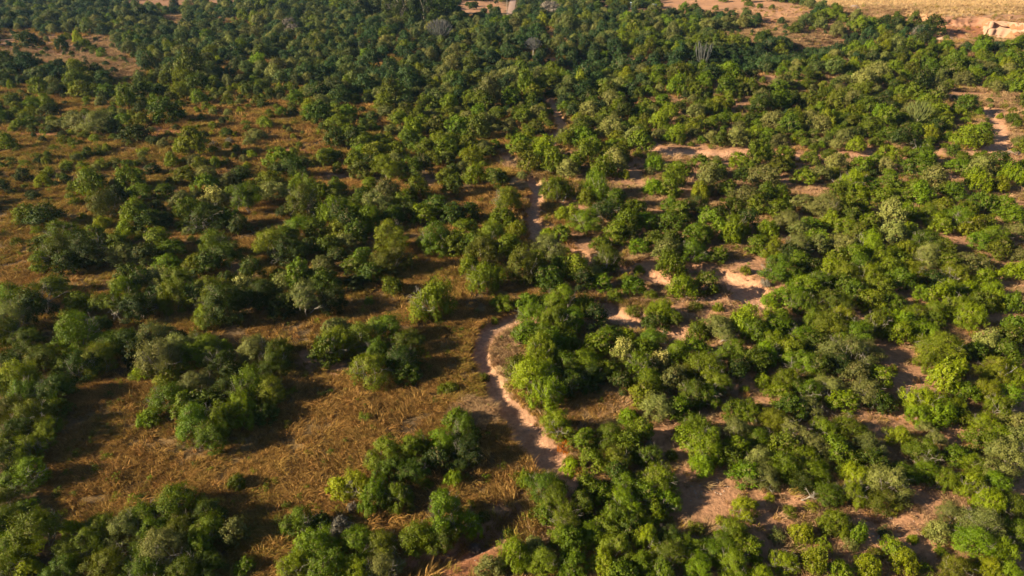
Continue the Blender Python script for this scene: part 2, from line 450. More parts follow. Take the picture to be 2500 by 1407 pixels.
nx, ny = len(xs), len(ys)
ii, jj = np.meshgrid(np.arange(nx - 1), np.arange(ny - 1))
a0 = (jj * nx + ii).ravel()
Fg = np.stack([a0, a0 + 1, a0 + nx + 1, a0 + nx], 1)
gm, n, l = new_mat('soil')
at = n.new('ShaderNodeAttribute'); at.attribute_name = 'soil'
geo = n.new('ShaderNodeNewGeometry')
no = n.new('ShaderNodeTexNoise'); no.inputs['Scale'].default_value = 2.6; no.inputs['Detail'].default_value = 9; no.inputs['Roughness'].default_value = 0.65
no2 = n.new('ShaderNodeTexNoise'); no2.inputs['Scale'].default_value = 11; no2.inputs['Detail'].default_value = 5
mr = n.new('ShaderNodeMapRange'); mr.inputs[1].default_value = 0.3; mr.inputs[2].default_value = 0.7; mr.inputs[3].default_value = 0.62; mr.inputs[4].default_value = 1.32
hs = n.new('ShaderNodeHueSaturation')
p = n.new('ShaderNodeBsdfPrincipled'); p.inputs['Roughness'].default_value = 0.98; p.inputs['Specular IOR Level'].default_value = 0.1
bp = n.new('ShaderNodeBump'); bp.inputs['Strength'].default_value = 0.7; bp.inputs['Distance'].default_value = 0.25
bp2 = n.new('ShaderNodeBump'); bp2.inputs['Strength'].default_value = 0.4; bp2.inputs['Distance'].default_value = 0.06
o = n.new('ShaderNodeOutputMaterial')
l.new(geo.outputs['Position'], no.inputs['Vector']); l.new(geo.outputs['Position'], no2.inputs['Vector'])
l.new(no.outputs['Fac'], mr.inputs[0]); l.new(mr.outputs[0], hs.inputs['Value']); l.new(at.outputs['Color'], hs.inputs['Color'])
l.new(hs.outputs[0], p.inputs['Base Color']); l.new(no.outputs['Fac'], bp.inputs['Height']); l.new(no2.outputs['Fac'], bp2.inputs['Height'])
l.new(bp.outputs[0], bp2.inputs['Normal']); l.new(bp2.outputs[0], p.inputs['Normal']); l.new(p.outputs[0], o.inputs[0])
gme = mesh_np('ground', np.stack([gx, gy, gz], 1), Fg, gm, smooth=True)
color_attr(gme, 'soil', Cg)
ground = link_obj('ground', gme)
tag(ground, 'dry savanna ground of brown grassland, pinkish bare soil and sandy stream channels', kind='structure')


# ------------------------------------------------------------------ plant meshes
def leaf_cloud(P, N, size, rng, aspect=0.55):
    """one small rhombus per point"""
    n = len(P)
    N = N / np.maximum(np.linalg.norm(N, axis=1, keepdims=True), 1e-6)
    r = rng.normal(size=(n, 3))
    T = np.cross(N, r); T /= np.maximum(np.linalg.norm(T, axis=1, keepdims=True), 1e-6)
    B = np.cross(N, T)
    s = (size * rng.uniform(0.6, 1.4, n))[:, None]
    V = np.stack([P - T * s * 0.5, P - B * s * 0.5 * aspect, P + T * s * 0.5, P + B * s * 0.5 * aspect], 1).reshape(-1, 3)
    F = np.arange(4 * n).reshape(n, 4)
    return V, F


def crown_mesh(name, seed, style='round', leaves=9000, size=0.15, mat=None, W=5.0, H=4.2, blossom=False):
    rng = np.random.default_rng(seed)
    R = W / 2
    if style == 'flat':
        nl = 15
    elif style == 'shoot':
        nl = 20
    else:
        nl = 15
    C = []; S = []
    for i in range(nl):
        a = i * 2.399963 + rng.uniform(-0.5, 0.5)
        q = math.sqrt((i + 0.4) / nl)
        rr = R * q * 0.80 * rng.uniform(0.85, 1.1)
        if style == 'flat':
            zc = H * (0.80 - 0.18 * q ** 2) + rng.uniform(-0.2, 0.2); ls = R * rng.uniform(0.24, 0.36)
        elif style == 'shoot':
            zc = H * (0.72 - 0.45 * q ** 2) + rng.uniform(-0.55, 0.35); ls = R * rng.uniform(0.22, 0.38)
        else:
            zc = H * (0.74 - 0.44 * q ** 2.2) + rng.uniform(-0.3, 0.3); ls = R * rng.uniform(0.28, 0.46)
        C.append((math.cos(a) * rr, math.sin(a) * rr * 0.92, zc)); S.append(ls)
    drop = rng.random(len(C)) < 0.12
    C = [c for c, q in zip(C, drop) if not q]; S = [c for c, q in zip(S, drop) if not q]
    ax = rng.uniform(0.80, 1.15)
    C = [(c[0] * ax, c[1] / ax, c[2] * 1.0) for c in C]
    S = [c * rng.uniform(0.75, 1.2) for c in S]
    if style != 'flat' and not (style == 'round' and seed % 3 == 1):   # skirt lobes down to the ground
        for i in range(8):
            a = i * 0.785 + rng.uniform(-0.4, 0.4)
            rr = R * rng.uniform(0.55, 0.8)
            C.append((math.cos(a) * rr, math.sin(a) * rr, H * rng.uniform(0.16, 0.32))); S.append(R * rng.uniform(0.2, 0.34))
    C = np.array(C); S = np.array(S)
    w = S ** 2; w = w / w.sum()
    P = []; N = []; T = []
    for k in range(len(C)):
        nk = int(leaves * 1.25 * w[k])
        nc = 20
        d = rng.normal(size=(nc, 3)); d[:, 2] = d[:, 2] + 0.35
        d /= np.linalg.norm(d, axis=1, keepdims=True)
        cc = C[k] + d * S[k] * rng.uniform(0.60, 1.22, (nc, 1)) * np.array([1, 1, 0.82])
        idx = rng.integers(0, nc, nk)
        stretch = np.array([0.20, 0.20, 0.26 if style == 'shoot' else 0.15]) * S[k]
        if style == 'shoot':
            stretch = np.array([0.15, 0.15, 0.34]) * S[k]
        g = rng.normal(size=(nk, 3)) * stretch
        pos = cc[idx] + g
        out = (pos - C[k]); out /= np.maximum(np.linalg.norm(out, axis=1, keepdims=True), 1e-6)
        nn = out * 1.1 + rng.normal(size=(nk, 3)) * 0.42 + np.array([0, 0, 0.25])
        tone = rng.random() * 0.38 + rng.random(nc)[idx] * 0.34 + rng.random(nk) * 0.28
        P.append(pos); N.append(nn); T.append(tone)
    P = np.concatenate(P); N = np.concatenate(N); T = np.concatenate(T)
    # keep what shows: drop leaves deep inside another lobe
    keep = np.ones(len(P), bool)
    for k in range(len(C)):
        dd = np.linalg.norm((P - C[k]) / np.array([1, 1, 0.82]), axis=1) / S[k]
        keep &= ~((dd < 0.55) & (rng.random(len(P)) < 0.8))
    keep &= P[:, 2] > 0.08
    P, N, T = P[keep], N[keep], T[keep]
    if blossom:
        up = sstep(0.35 * H, 0.75 * H, P[:, 2]) * (rng.random(len(P)) < 0.5)
        T = T * 0.25 + up * 0.75
    V, F = leaf_cloud(P, N, np.full(len(P), size), rng, 0.6)
    me = mesh_np(name, V, F, mat)
    float_attr(me, 'tint', np.clip(T, 0, 1))
    dn = fbm(P[:, 0] * 1.3 + P[:, 2] * 2.1 + seed, P[:, 1] * 1.3 - P[:, 2], 0.9, 2)
    float_attr(me, 'dry', np.clip((rng.random(len(P)) < 0.03) * 0.7 + (dn > 0.72) * (rng.random(len(P)) < 0.6) * 0.55, 0, 1))
    return me


def tube(p0, p1, r0, r1, seg=6):
    p0 = np.array(p0, float); p1 = np.array(p1, float)
    d = p1 - p0; L = np.linalg.norm(d); d /= max(L, 1e-6)
    a = np.cross(d, [0, 0, 1.0] if abs(d[2]) < 0.9 else [1.0, 0, 0]); a /= np.linalg.norm(a); b = np.cross(d, a)
    ang = np.linspace(0, 2 * math.pi, seg, endpoint=False)
    ring = np.cos(ang)[:, None] * a + np.sin(ang)[:, None] * b
    V = np.concatenate([p0 + ring * r0, p1 + ring * r1])
    F = [(i, (i + 1) % seg, seg + (i + 1) % seg, seg + i) for i in range(seg)]
    return V, np.array(F)


def join_parts(parts):
    Vs = []; Fs = []; off = 0
    for V, F in parts:
        Vs.append(V); Fs.append(F + off); off += len(V)
    return np.concatenate(Vs), np.concatenate(Fs)


def limb(parts, p, d, L, r, depth, rng, spread=0.5, lift=0.25, seg=5):
    p = np.array(p, float); d = np.array(d, float) / np.linalg.norm(d)
    for k in range(2):
        d2 = d + rng.normal(size=3) * 0.12; d2 /= np.linalg.norm(d2)
        q = p + d2 * L / 2
        parts.append(tube(p, q, r * (1 - 0.2 * k), r * (0.8 - 0.2 * k), seg))
        p, d = q, d2
    if depth > 0:
        for k in range(int(rng.integers(2, 4))):
            nd = d + rng.normal(size=3) * spread + np.array([0, 0, lift])
            limb(parts, p, nd, L * rng.uniform(0.6, 0.85), r * 0.6, depth - 1, rng, spread, lift, max(3, seg - 1))


def trunk_mesh(name, seed, H=4.2, W=5.0, mat=None):
    rng = np.random.default_rng(seed)
    parts = []
    for s in range(int(rng.integers(2, 5))):
        a = rng.uniform(0, 6.28)
        d = (math.cos(a) * 0.5, math.sin(a) * 0.5, 1.0)
        limb(parts, (math.cos(a) * 0.12, math.sin(a) * 0.12, -0.25), d, H * 0.36, 0.085, 3, rng, 0.55, 0.15)
    V, F = join_parts(parts)
    V[:, 0] = np.clip(V[:, 0], -W * 0.46, W * 0.46); V[:, 1] = np.clip(V[:, 1], -W * 0.46, W * 0.46)
    V[:, 2] = np.minimum(V[:, 2], H * 0.9)
    return mesh_np(name, V, F, mat, smooth=True)


N_ROUND, N_SHOOT, N_FLAT = 9, 8, 2
ROUND = [crown_mesh('crown', 100 + i, 'round', 13500, 0.135, LM['o']) for i in range(N_ROUND)]
SHOOT = [crown_mesh('crown', 200 + i, 'shoot', 12500, 0.150, LM['b']) for i in range(N_SHOOT)]
FLAT = [crown_mesh('crown', 300 + i, 'flat', 7000, 0.13, LM['o'], H=3.8) for i in range(N_FLAT)]
BLOOM = [crown_mesh('crown', 400 + i, 'shoot', 9000, 0.16, LM['p'], blossom=True) for i in range(2)]
TRUNKS = [trunk_mesh('trunk', 500 + i, mat=BARK) for i in range(5)]
SHRUBM = [crown_mesh('shrub', 600 + i, 'shoot', 2600, 0.13, LM['g'], W=2.4, H=1.5) for i in range(5)]

# ------------------------------------------------------------------ the trees one can tell apart: x, y (crown centre, px of the photo), crown width px, look
T = """
30 240 46 o;78 255 45 g;122 268 52 d;95 215 50 o;140 222 50 d;200 222 55 o;265 225 58 g;310 248 55 b;345 265 42 d;300 290 44 g;240 300 82 s;198 300 56 s;180 292 40 s;268 310 50 d;330 322 64 d;345 224 60 d;385 246 50 b;405 275 74 d;440 225 50 o;490 240 45 b;
20 350 46 g;475 362 70 o;420 392 42 Y;372 412 42 d;102 442 44 Y;55 428 46 d;8 458 52 d;224 449 74 y;316 438 78 y;398 466 55 g;452 432 60 o;500 425 58 s;282 482 58 d;340 472 58 g;255 506 80 o;326 513 72 y;367 542 76 d;445 493 72 s;524 483 66 p;510 536 98 d;503 452 58 g;558 442 60 s;585 432 56 d;609 493 82 g;660 438 72 o;666 466 70 s;683 391 62 g;728 408 80 d;796 381 62 g;731 452 60 b;768 469 70 b;820 462 60 g;738 505 92 o;731 556 80 g;816 515 80 b;823 563 60 o;306 561 52 Y;60 520 62 o;108 526 78 d;85 482 28 d;
153 585 92 g;102 595 70 o;146 622 88 o;102 642 58 g;163 646 70 d;231 588 78 o;218 624 90 d;289 595 66 o;299 626 70 s;381 588 76 g;415 607 70 g;360 626 70 d;408 641 66 g;534 606 82 o;560 632 80 d;476 646 64 o;510 649 68 d;664 604 88 o;702 619 80 d;751 605 60 d;802 602 66 g;789 646 60 s;826 636 56 d;316 676 72 d;306 712 80 g;384 676 88 p;435 690 80 o;425 736 86 y;598 697 74 p;510 722 86 o;545 705 78 o;556 752 108 d;503 768 82 g;646 721 82 d;700 683 60 s;683 672 50 g;731 683 62 g;745 738 108 s;799 690 72 d;809 741 80 d;
102 734 112 o;34 741 82 g;34 786 92 s;190 744 74 o;190 790 64 g;265 758 92 o;333 758 92 d;245 800 60 d;816 800 64 s;
868 391 60 o;820 384 46 d;882 368 50 g;943 415 82 o;997 415 70 g;970 370 58 o;1058 387 60 o;1154 377 72 y;1089 428 56 o;1160 428 62 b;1215 442 66 o;1106 455 60 g;946 476 78 s;982 488 66 o;1021 462 76 o;919 500 74 s;820 472 50 g;830 502 72 b;834 530 60 d;902 537 78 b;851 549 70 d;953 588 92 o;957 634 92 o;885 629 76 g;905 664 70 d;841 595 62 s;1035 520 72 g;1060 504 62 g;1106 523 76 d;1140 522 60 d;1239 493 82 o;1228 534 76 y;1262 556 56 y;1293 401 72 o;1351 391 78 b;1272 353 56 g;1398 401 52 b;1432 377 72 o;1470 411 72 y;1507 377 66 o;1361 462 82 b;1453 455 90 b;1430 481 56 Y;1596 401 50 b;1599 457 62 b;1133 556 64 g;1066 588 92 g;1104 596 76 o;1038 588 52 y;1201 581 82 g;1181 622 88 o;1184 684 88 Y;1276 658 102 o;1340 626 92 s;1405 658 72 o;956 693 66 b;1058 736 112 g;1225 736 56 g;1303 772 82 b;1375 743 92 g;1429 743 78 b;1395 782 80 g;1371 574 54 g;1340 571 48 y;1395 520 50 y;1429 540 82 g;1480 520 82 d;1531 542 76 b;1548 513 60 g;1375 523 42 y;1466 595 56 g;1500 574 70 g;1533 572 60 o;1480 634 82 o;1599 581 66 o;1636 540 76 g;1456 666 46 s;1466 690 62 g;1548 697 62 g;1561 659 34 Y;1636 648 76 b;1612 753 84 b;
1711 393 50 g;1805 390 56 g;1852 386 62 g;1917 372 50 g;1873 370 50 b;1647 433 60 g;1636 458 64 g;1751 411 50 g;1733 447 70 s;1812 425 50 d;1866 433 70 s;1899 408 56 o;1964 433 56 g;2007 422 60 s;1982 388 56 o;2043 404 60 s;2082 451 90 b;2169 382 66 g;2241 408 76 g;2262 392 56 g;2104 404 60 g;2176 440 60 g;2352 393 56 g;2392 411 62 s;2439 390 60 d;2471 429 66 b;2439 446 60 y;2230 454 52 g;2277 447 70 s;2313 460 60 o;1823 487 66 s;1870 472 60 g;1910 472 60 b;1964 494 72 s;2014 508 82 s;2061 505 70 o;2104 501 56 o;1697 505 82 d;1658 519 66 g;1636 500 50 g;1751 519 62 d;1737 546 70 g;1794 546 82 b;1830 541 60 d;1924 534 82 s;1881 557 62 b;1701 572 72 g;1784 572 66 b;2025 541 60 y;2086 537 62 o;2060 560 56 g;2172 541 72 s;2183 572 72 s;2212 512 82 b;2266 523 82 g;2248 476 66 g;2302 508 60 o;2338 537 82 g;2368 554 60 y;2399 494 72 g;2446 505 62 g;2385 444 70 b;2435 573 82 g;2486 566 52 s;1690 611 82 g;1629 612 66 s;1755 622 56 g;1719 577 60 o;1668 703 78 b;1722 699 66 g;1888 600 82 y;1899 654 92 g;1946 597 82 s;1955 640 72 g;1992 602 60 s;2054 602 70 s;2080 625 66 g;2125 600 90 b;2043 632 60 o;2259 588 82 g;2264 626 82 s;2212 616 60 y;2151 630 66 b;2025 658 72 Y;1942 683 62 b;1998 687 82 g;2068 672 82 o;2122 676 82 y;2176 662 76 y;2230 658 80 y;2194 690 66 g;
2032 741 92 o;1960 741 82 g;2086 717 72 g;2124 734 72 o;1996 777 82 g;2052 779 82 y;1881 732 46 b;1895 764 72 g;2374 636 72 s;2338 662 82 y;2327 698 82 y;2410 676 72 b;2421 705 82 Y;2367 705 70 y;2464 741 62 b;2486 616 52 s;2482 662 66 b;2234 770 82 b;2286 766 86 g;2342 748 92 g;2376 772 92 y;2190 786 70 b;1755 795 76 s;1816 791 72 b;
22 815 100 o;70 836 82 d;187 828 108 g;283 838 92 g;243 883 82 o;322 847 82 d;378 833 90 s;434 826 54 d;392 887 112 s;452 855 92 s;509 859 82 o;551 850 42 Y;537 889 82 d;346 906 56 b;411 920 76 o;478 939 92 s;411 976 92 g;452 990 76 g;621 864 84 s;677 866 82 g;672 900 80 d;607 948 102 b;664 957 86 o;590 1001 92 b;648 1013 70 d;476 1034 102 g;534 1036 92 g;514 1078 80 g;360 1018 58 b;47 925 92 y;64 960 90 g;142 955 100 d;159 892 62 o;24 1016 84 o;89 1030 100 o;50 1062 90 d;61 1158 108 g;4 1184 52 d;579 1177 50 o;20 1264 84 g;100 1306 132 o;173 1290 52 Y;436 1226 112 g;355 1264 94 g;506 1258 92 d;248 1288 84 o;304 1302 92 s;222 1332 82 o;508 1300 92 g;408 1344 112 s;344 1364 92 g;262 1376 102 o;488 1349 82 g;510 1386 82 d;574 1305 72 s;70 1396 74 Y;729 1277 84 g;785 1281 62 d;771 1330 112 b;831 1284 56 k;726 1379 92 y;805 1386 102 g;
820 803 66 s;822 845 92 y;793 868 78 g;885 831 80 o;941 805 92 g;993 838 82 g;984 884 86 d;925 859 80 g;904 908 100 o;993 913 72 d;1290 813 74 b;1354 790 84 b;1327 823 80 b;1324 866 100 b;1268 892 72 o;1303 930 112 b;1331 960 102 b;1376 884 82 g;1425 879 84 g;1448 922 80 d;1400 932 92 d;1483 817 72 g;1523 819 66 b;1593 829 82 g;1523 860 70 p;1565 893 86 g;1614 880 70 p;1583 930 82 o;1605 997 98 s;1572 962 76 o;1362 1039 84 g;1535 1015 58 b;1429 1072 68 g;1490 1062 82 g;1528 1082 76 g;1395 1142 52 Y;1443 1128 62 g;1499 1124 82 o;1439 1184 72 g;1505 1160 74 d;1537 1176 92 g;1609 1174 102 g;1523 1230 92 b;1630 1214 82 g;1499 1260 92 g;1334 1188 94 g;1357 1222 92 g;1382 1270 92 y;1334 1250 66 g;1373 1312 82 g;1254 1358 92 Y;1308 1335 62 s;1198 1384 72 s;1112 1020 72 b;1140 1053 82 g;1079 1081 82 g;1140 1106 82 d;1014 1090 82 g;937 1109 92 o;953 1142 84 g;1014 1152 82 d;1072 1123 78 d;1105 1165 52 b;829 1188 78 Y;871 1184 82 y;913 1209 92 b;972 1214 82 b;1088 1260 112 g;1140 1274 82 b;1026 1316 92 g;1079 1309 86 g;934 1340 92 o;876 1326 92 g;937 1388 92 s;1453 1316 82 g;1509 1340 92 o;1476 1379 82 b;1583 1321 92 b;1639 1354 102 g;1567 1381 84 g;
1759 805 92 s;1707 805 72 b;1834 797 90 b;1904 784 80 g;1899 833 82 g;1966 815 82 g;2032 793 96 o;1871 861 82 b;2070 852 128 s;2120 857 82 s;2018 852 62 b;2050 887 82 d;1726 894 112 o;1682 906 84 o;1726 960 92 g;1752 931 80 o;1957 885 92 g;1924 922 82 y;1866 922 42 y;2027 941 86 s;1969 950 82 g;2118 956 92 s;2144 922 72 g;2151 978 76 d;1829 997 86 g;1801 1053 82 s;1887 1020 92 o;1976 992 86 s;1707 1039 102 b;1723 1088 112 b;1717 1130 82 b;1946 1058 102 s;2013 1044 82 g;2074 1039 92 g;1997 1092 92 s;1966 1111 92 y;1852 1130 92 s;1904 1139 92 g;1866 1162 92 s;1990 1144 92 g;1957 1172 82 d;2118 1088 98 s;2097 1162 92 y;2172 1176 112 s;2088 1204 82 y;2160 1218 92 o;2202 1062 82 y;2256 1100 92 g;2273 1058 82 s;2265 1148 82 g;2254 978 102 b;2317 987 92 y;2245 1008 82 b;2361 955 72 g;2301 847 122 o;2273 875 82 y;2343 860 82 d;2343 894 60 y;2203 813 72 b;2256 807 82 b;2417 838 72 s;2464 834 76 g;2427 903 82 o;2473 908 82 b;2413 955 82 y;2441 997 92 y;2408 1034 82 g;2489 1034 72 s;2450 1120 122 s;2366 1118 82 g;2368 1180 92 b;2433 1176 90 g;2419 1223 92 y;2324 1256 82 s;2396 1284 112 s;2377 1326 102 g;2443 1340 92 b;2424 1388 92 y;1820 1235 86 y;2039 1272 92 b;1955 1300 62 y;2095 1310 52 b;1796 1302 110 g;1768 1332 82 b;1679 1335 102 b;1640 1312 80 d;1703 1380 96 g;1787 1374 102 g;1918 1368 82 g;1988 1374 72 y;2123 1379 72 y;2184 1340 62 g;2212 1374 76 y;
1286 740 66 g;1330 740 60 d;700 520 50 d;1455 850 70 g;1650 866 80 g;1640 930 76 s;1655 1000 70 g;1790 860 86 g;1800 900 70 d;2090 815 90 g;2140 790 86 y;2180 740 60 g;1850 810 70 g;1930 860 72 o;1690 850 76 g;1480 900 70 g;1515 930 66 d;1280 1170 50 y;1850 1060 80 g;1780 1110 70 g;2020 1200 80 g;2210 1150 80 g;2320 1170 80 b;2330 1110 70 g;2480 1230 90 g;2490 1300 90 b;2470 1400 90 g;2340 1380 90 o;2290 1300 60 s;1860 1400 80 y;2050 1395 60 g;1330 1380 80 g;1400 1375 90 b;1420 1240 70 g;1440 1300 80 g;1560 1270 80 b;1580 1110 80 g;1560 1060 70 g;110 880 90 o;40 880 90 d;200 900 80 d;250 840 70 g;10 940 70 g;130 1000 70 o;10 1100 80 o;30 1340 90 g;170 1350 90 o;150 1400 90 g;360 1410 100 g;450 1400 90 o;600 1390 60 g;870 1395 90 b;440 1290 90 o;380 1300 90 g;470 870 80 g;570 910 70 d;500 985 80 g;560 960 90 d;340 870 80 d;100 770 80 d;150 700 60 g;380 720 70 d;350 690 70 d;480 730 70 d;600 740 80 d;690 750 70 d;620 670 60 d;760 680 60 d;860 690 56 d;860 650 66 g;560 690 60 d;590 560 60 d;560 540 66 g;400 540 60 d;470 520 60 g;700 580 56 g;770 560 66 g;780 520 60 d;870 580 60 g;1000 520 60 d;960 530 60 d;880 480 60 g;860 520 60 g;900 450 50 g;1340 680 80 d;1310 640 70 o;1370 650 70 g;1420 690 60 d;1160 600 70 g;1240 600 66 g;1150 650 66 y;
2330 470 56 g;2360 510 60 g;2410 540 60 o;2470 530 56 g;2390 590 56 g;2440 610 60 o;2300 550 60 g;2220 560 60 y;2120 550 60 g;2100 580 60 o;1980 550 66 g;1950 560 60 s;2000 580 60 g;1850 600 60 g;1850 500 60 g;1790 500 60 o;1780 460 56 g;1710 470 56 y;1900 510 60 g;2050 470 56 g;2120 460 56 g;2160 480 60 o;2200 480 56 g;1560 600 56 g;1580 540 60 g;1500 490 60 g;1640 590 60 o;2300 600 66 o;2180 620 66 g;2100 650 70 g;1930 620 70 d;1980 650 66 d;2310 640 66 g;2280 680 60 d;2400 740 70 g;2300 720 80 y;2250 720 50 g;1930 720 70 g;1900 800 70 g;1970 700 70 g;2150 710 60 o;2060 700 70 g;1990 840 80 d;1850 880 80 d;1600 790 70 d;1640 770 50 g;1570 850 66 g;1450 780 66 d;1340 850 70 g;1380 830 70 g;1350 920 80 d;1690 960 90 g;1680 1060 80 g;1800 1000 70 g;1900 960 70 g;2000 900 70 d;2090 920 70 s;2060 980 70 g;1930 1000 76 d;1820 1160 76 g;1800 1090 70 g;1920 1090 80 g;2040 1100 80 g;2070 1120 80 g;2130 1130 80 d;1570 1210 76 g;1470 1210 76 g;1540 1290 80 d;1480 1290 80 g;1600 1250 66 g;1620 1400 90 g;1740 1340 90 g;1830 1340 76 g;1520 1395 80 g;1390 1330 70 g;2440 1060 80 g;2480 1080 80 s;2390 1080 70 g;2460 960 66 g;2300 930 80 b;2290 1010 80 b;2340 1010 60 y;2460 870 70 g;2380 860 60 g;2480 800 70 g;2430 740 56 y;20 1120 90 d;70 1105 84 g;12 1225 84 o;60 1240 70 g;8 1290 80 d;120 1060 84 o;40 1380 90 g
"""
TREES = []
for tok in T.replace('\n', '').split(';'):
    tok = tok.strip()
    if tok:
        a = tok.split()
        TREES.append((float(a[0]), float(a[1]), float(a[2]), a[3]))

EXTRA_FAR = """65 97 62 d;150 112 34 d;205 108 42 g;165 90 24 y;190 95 28 Y;230 122 26 o;250 132 26 g;92 152 24 d;42 130 18 d;67 131 10 d;5 140 50 d;
345 38 46 d;360 50 30 d;980 20 95 d;1030 25 95 d;1080 22 70 d;930 15 70 d;880 20 60 d;1110 18 40 d;1060 50 50 d;1000 50 50 d;830 15 50 o;1340 22 50 k;1160 10 18 d;1143 10 16 d;1155 15 22 d;1196 16 14 o;1212 6 12 d;1196 20 12 g;1210 26 22 g;
1643 30 26 d;1693 20 28 g;1747 19 18 g;1855 15 16 o;1885 18 16 o;1823 10 14 g;1833 12 16 g;1765 -2 22 g;1823 -2 26 g;1892 -4 16 g;1605 12 26 g;1600 -2 26 g;1455 20 40 d;1500 25 32 d;
2190 40 22 g;2280 68 60 d;2245 82 38 k;2130 60 50 g;2160 55 36 d;2100 62 50 g;2150 78 34 b;2180 86 34 d;2210 62 34 o;2230 55 36 o;2262 90 30 s;2250 92 36 s;2020 35 40 g;2045 28 30 g;2060 45 30 g;2000 45 34 g;
190 180 60 o;186 200 56 g;185 165 44 o;470 175 80 o;450 190 60 o;480 200 60 d;220 190 46 o;705 62 44 k;717 75 40 k;755 70 30 g;630 48 40 b;595 42 36 g;640 130 54 o;"""
for tok in EXTRA_FAR.replace('\n', '').split(';'):
    tok = tok.strip()
    if tok:
        a = tok.split()
        TREES.append((float(a[0]), float(a[1]), float(a[2]), a[3]))


def place(px, py, wpx, hr=0.78):
    W = 4.0
    for _ in range(6):
        X, Y, z, t = ground_hit(px, py, 0.45 * W * hr)
        W = wpx * t / FPX
    return X, Y, z, W


PLACED = []
for (px, py, w, k) in TREES:
    X, Y, z, W = place(px, py, w)
    PLACED.append(dict(px=px, py=py, w=w, k=k, x=X, y=Y, z=z, W=W))
order = sorted(range(len(PLACED)), key=lambda i: -PLACED[i]['w'])
IND = set(order[:300])

COLW = {'o': 'olive', 'g': 'leaf-green', 'b': 'bright green', 'y': 'yellow-green', 'd': 'dark green', 's': 'grey-green', 'p': 'pale-blossomed', 'Y': 'vivid yellow-green', 'k': 'bare grey', 'R': 'orange'}
LAND = [
    (1180, 840, 'the sharp sandy stream bend'), (1235, 985, 'the narrow sandy stream reach'), (1330, 1115, 'the wide sandy stream pool'),
    (1800, 705, 'the pale sand sweep on the right'), (1540, 785, 'the rubbly sand patch'), (1260, 1265, 'the eroded bank near the bottom'),
    (1300, 520, 'the sandy gully in mid view'), (1020, 1380, 'the reddish shaded wash at the bottom'), (0, 1407, 'the bottom left picture corner'),
    (2500, 1407, 'the bottom right picture corner'), (0, 1060, 'the left picture edge low down'), (0, 800, 'the left picture edge halfway'),
    (2500, 860, 'the right picture edge halfway'), (2500, 1120, 'the right picture edge low down'), (820, 1080, 'the broad golden grass slope'),
    (560, 1140, 'the curving grass trail'), (300, 1060, 'the long shadowed grass hollow'), (280, 955, 'the sunlit grass strip on the left'),
    (450, 900, 'the big left tree island'), (620, 980, 'the leafy tip of the left island'), (900, 860, 'the mid-left tree island'),
    (1030, 1100, 'the tree island beside the stream'), (900, 1200, 'the bright bushes under the island'), (380, 1290, 'the large thicket at lower left'),
    (790, 1330, 'the thicket at the bottom centre-left'), (1310, 930, 'the tall bright tree by the stream'), (1450, 985, 'the shaded clearing right of the stream'),
    (1380, 1092, 'the small orange bush'), (1725, 1200, 'the brown clearing at lower right'), (1715, 1085, 'the bright leafy tower of bushes'),
    (1870, 1080, 'the dense thicket at lower right'), (2170, 1170, 'the silvery crown clump'), (2190, 890, 'the bare pink clearing'),
    (2350, 1060, 'the pink path on the right'), (2200, 1320, 'the stony ground at lower right'), (1980, 1290, 'the low scrub at lower right'),
    (2070, 850, 'the widest silvery crown'), (1730, 890, 'the tall olive thicket'), (2220, 720, 'the open brown strip on the right'),
    (2340, 760, 'the thicket beyond the brown strip'), (2000, 750, 'the thicket right of the sand sweep'), (1600, 900, 'the white-tipped bushes'),
    (80, 690, 'the orange grass strip on the left'), (170, 610, 'the long thicket at upper left'), (390, 680, 'the cream-flowering tree'),
    (600, 690, 'the white-tufted tree'), (745, 740, 'the round silver tree'), (650, 520, 'the dark open floor at mid left'),
    (1030, 680, 'the shaded lawn in the centre'), (1058, 735, 'the lone round tree on the lawn'), (940, 600, 'the paired round trees'),
    (1184, 684, 'the glowing lime bush'), (1300, 660, 'the broad olive trio'), (1400, 770, 'the bright thicket above the bend'),
    (1500, 1200, 'the thicket below the sandy pool'), (1370, 1240, 'the tree column at the bottom centre'), (1530, 1350, 'the bottom centre thicket'),
    (1730, 1350, 'the bottom thicket right of centre'), (720, 470, 'the green belt at upper left'), (1080, 530, 'the belt left of the gully'),
    (1420, 460, 'the bright pair by the gully'), (1700, 540, 'the thicket right of the gully'), (1950, 520, 'the silver-green thicket'),
    (2250, 540, 'the upper right thicket'), (2430, 560, 'the upper right edge trees'), (2090, 640, 'the yellowish belt on the right'),
    (1640, 690, 'the islet of bushes between sands'), (950, 440, 'the upper centre thicket'), (320, 500, 'the upper left scrub'),
    (1830, 430, 'the bushes below the far sand flat'), (2150, 430, 'the bushes below the red bank'),
]
DIRS = ['right of', 'behind and right of', 'behind', 'behind and left of', 'left of', 'front left of', 'in front of', 'front right of']


def base_label(p, noun):
    Lm = min(LAND, key=lambda q: math.hypot((p['px'] - q[0]), 1.3 * (p['py'] - q[1])))
    dx = p['px'] - Lm[0]; dy = -(p['py'] - Lm[1]) * 1.3
    dist = math.hypot(dx, dy)
    size = 'small' if p['W'] < 2.4 else 'middling' if p['W'] < 3.1 else 'broad' if p['W'] < 4.0 else 'very large'
    if dist < 28:
        return '%s %s %s right at %s' % (size, COLW[p['k']], noun, Lm[2])
    k = int(round(math.degrees(math.atan2(dy, dx)) / 45)) % 8
    near = 'just' if dist < 75 else 'well'
    return '%s %s %s %s %s %s' % (size, COLW[p['k']], noun, near, DIRS[k], Lm[2])


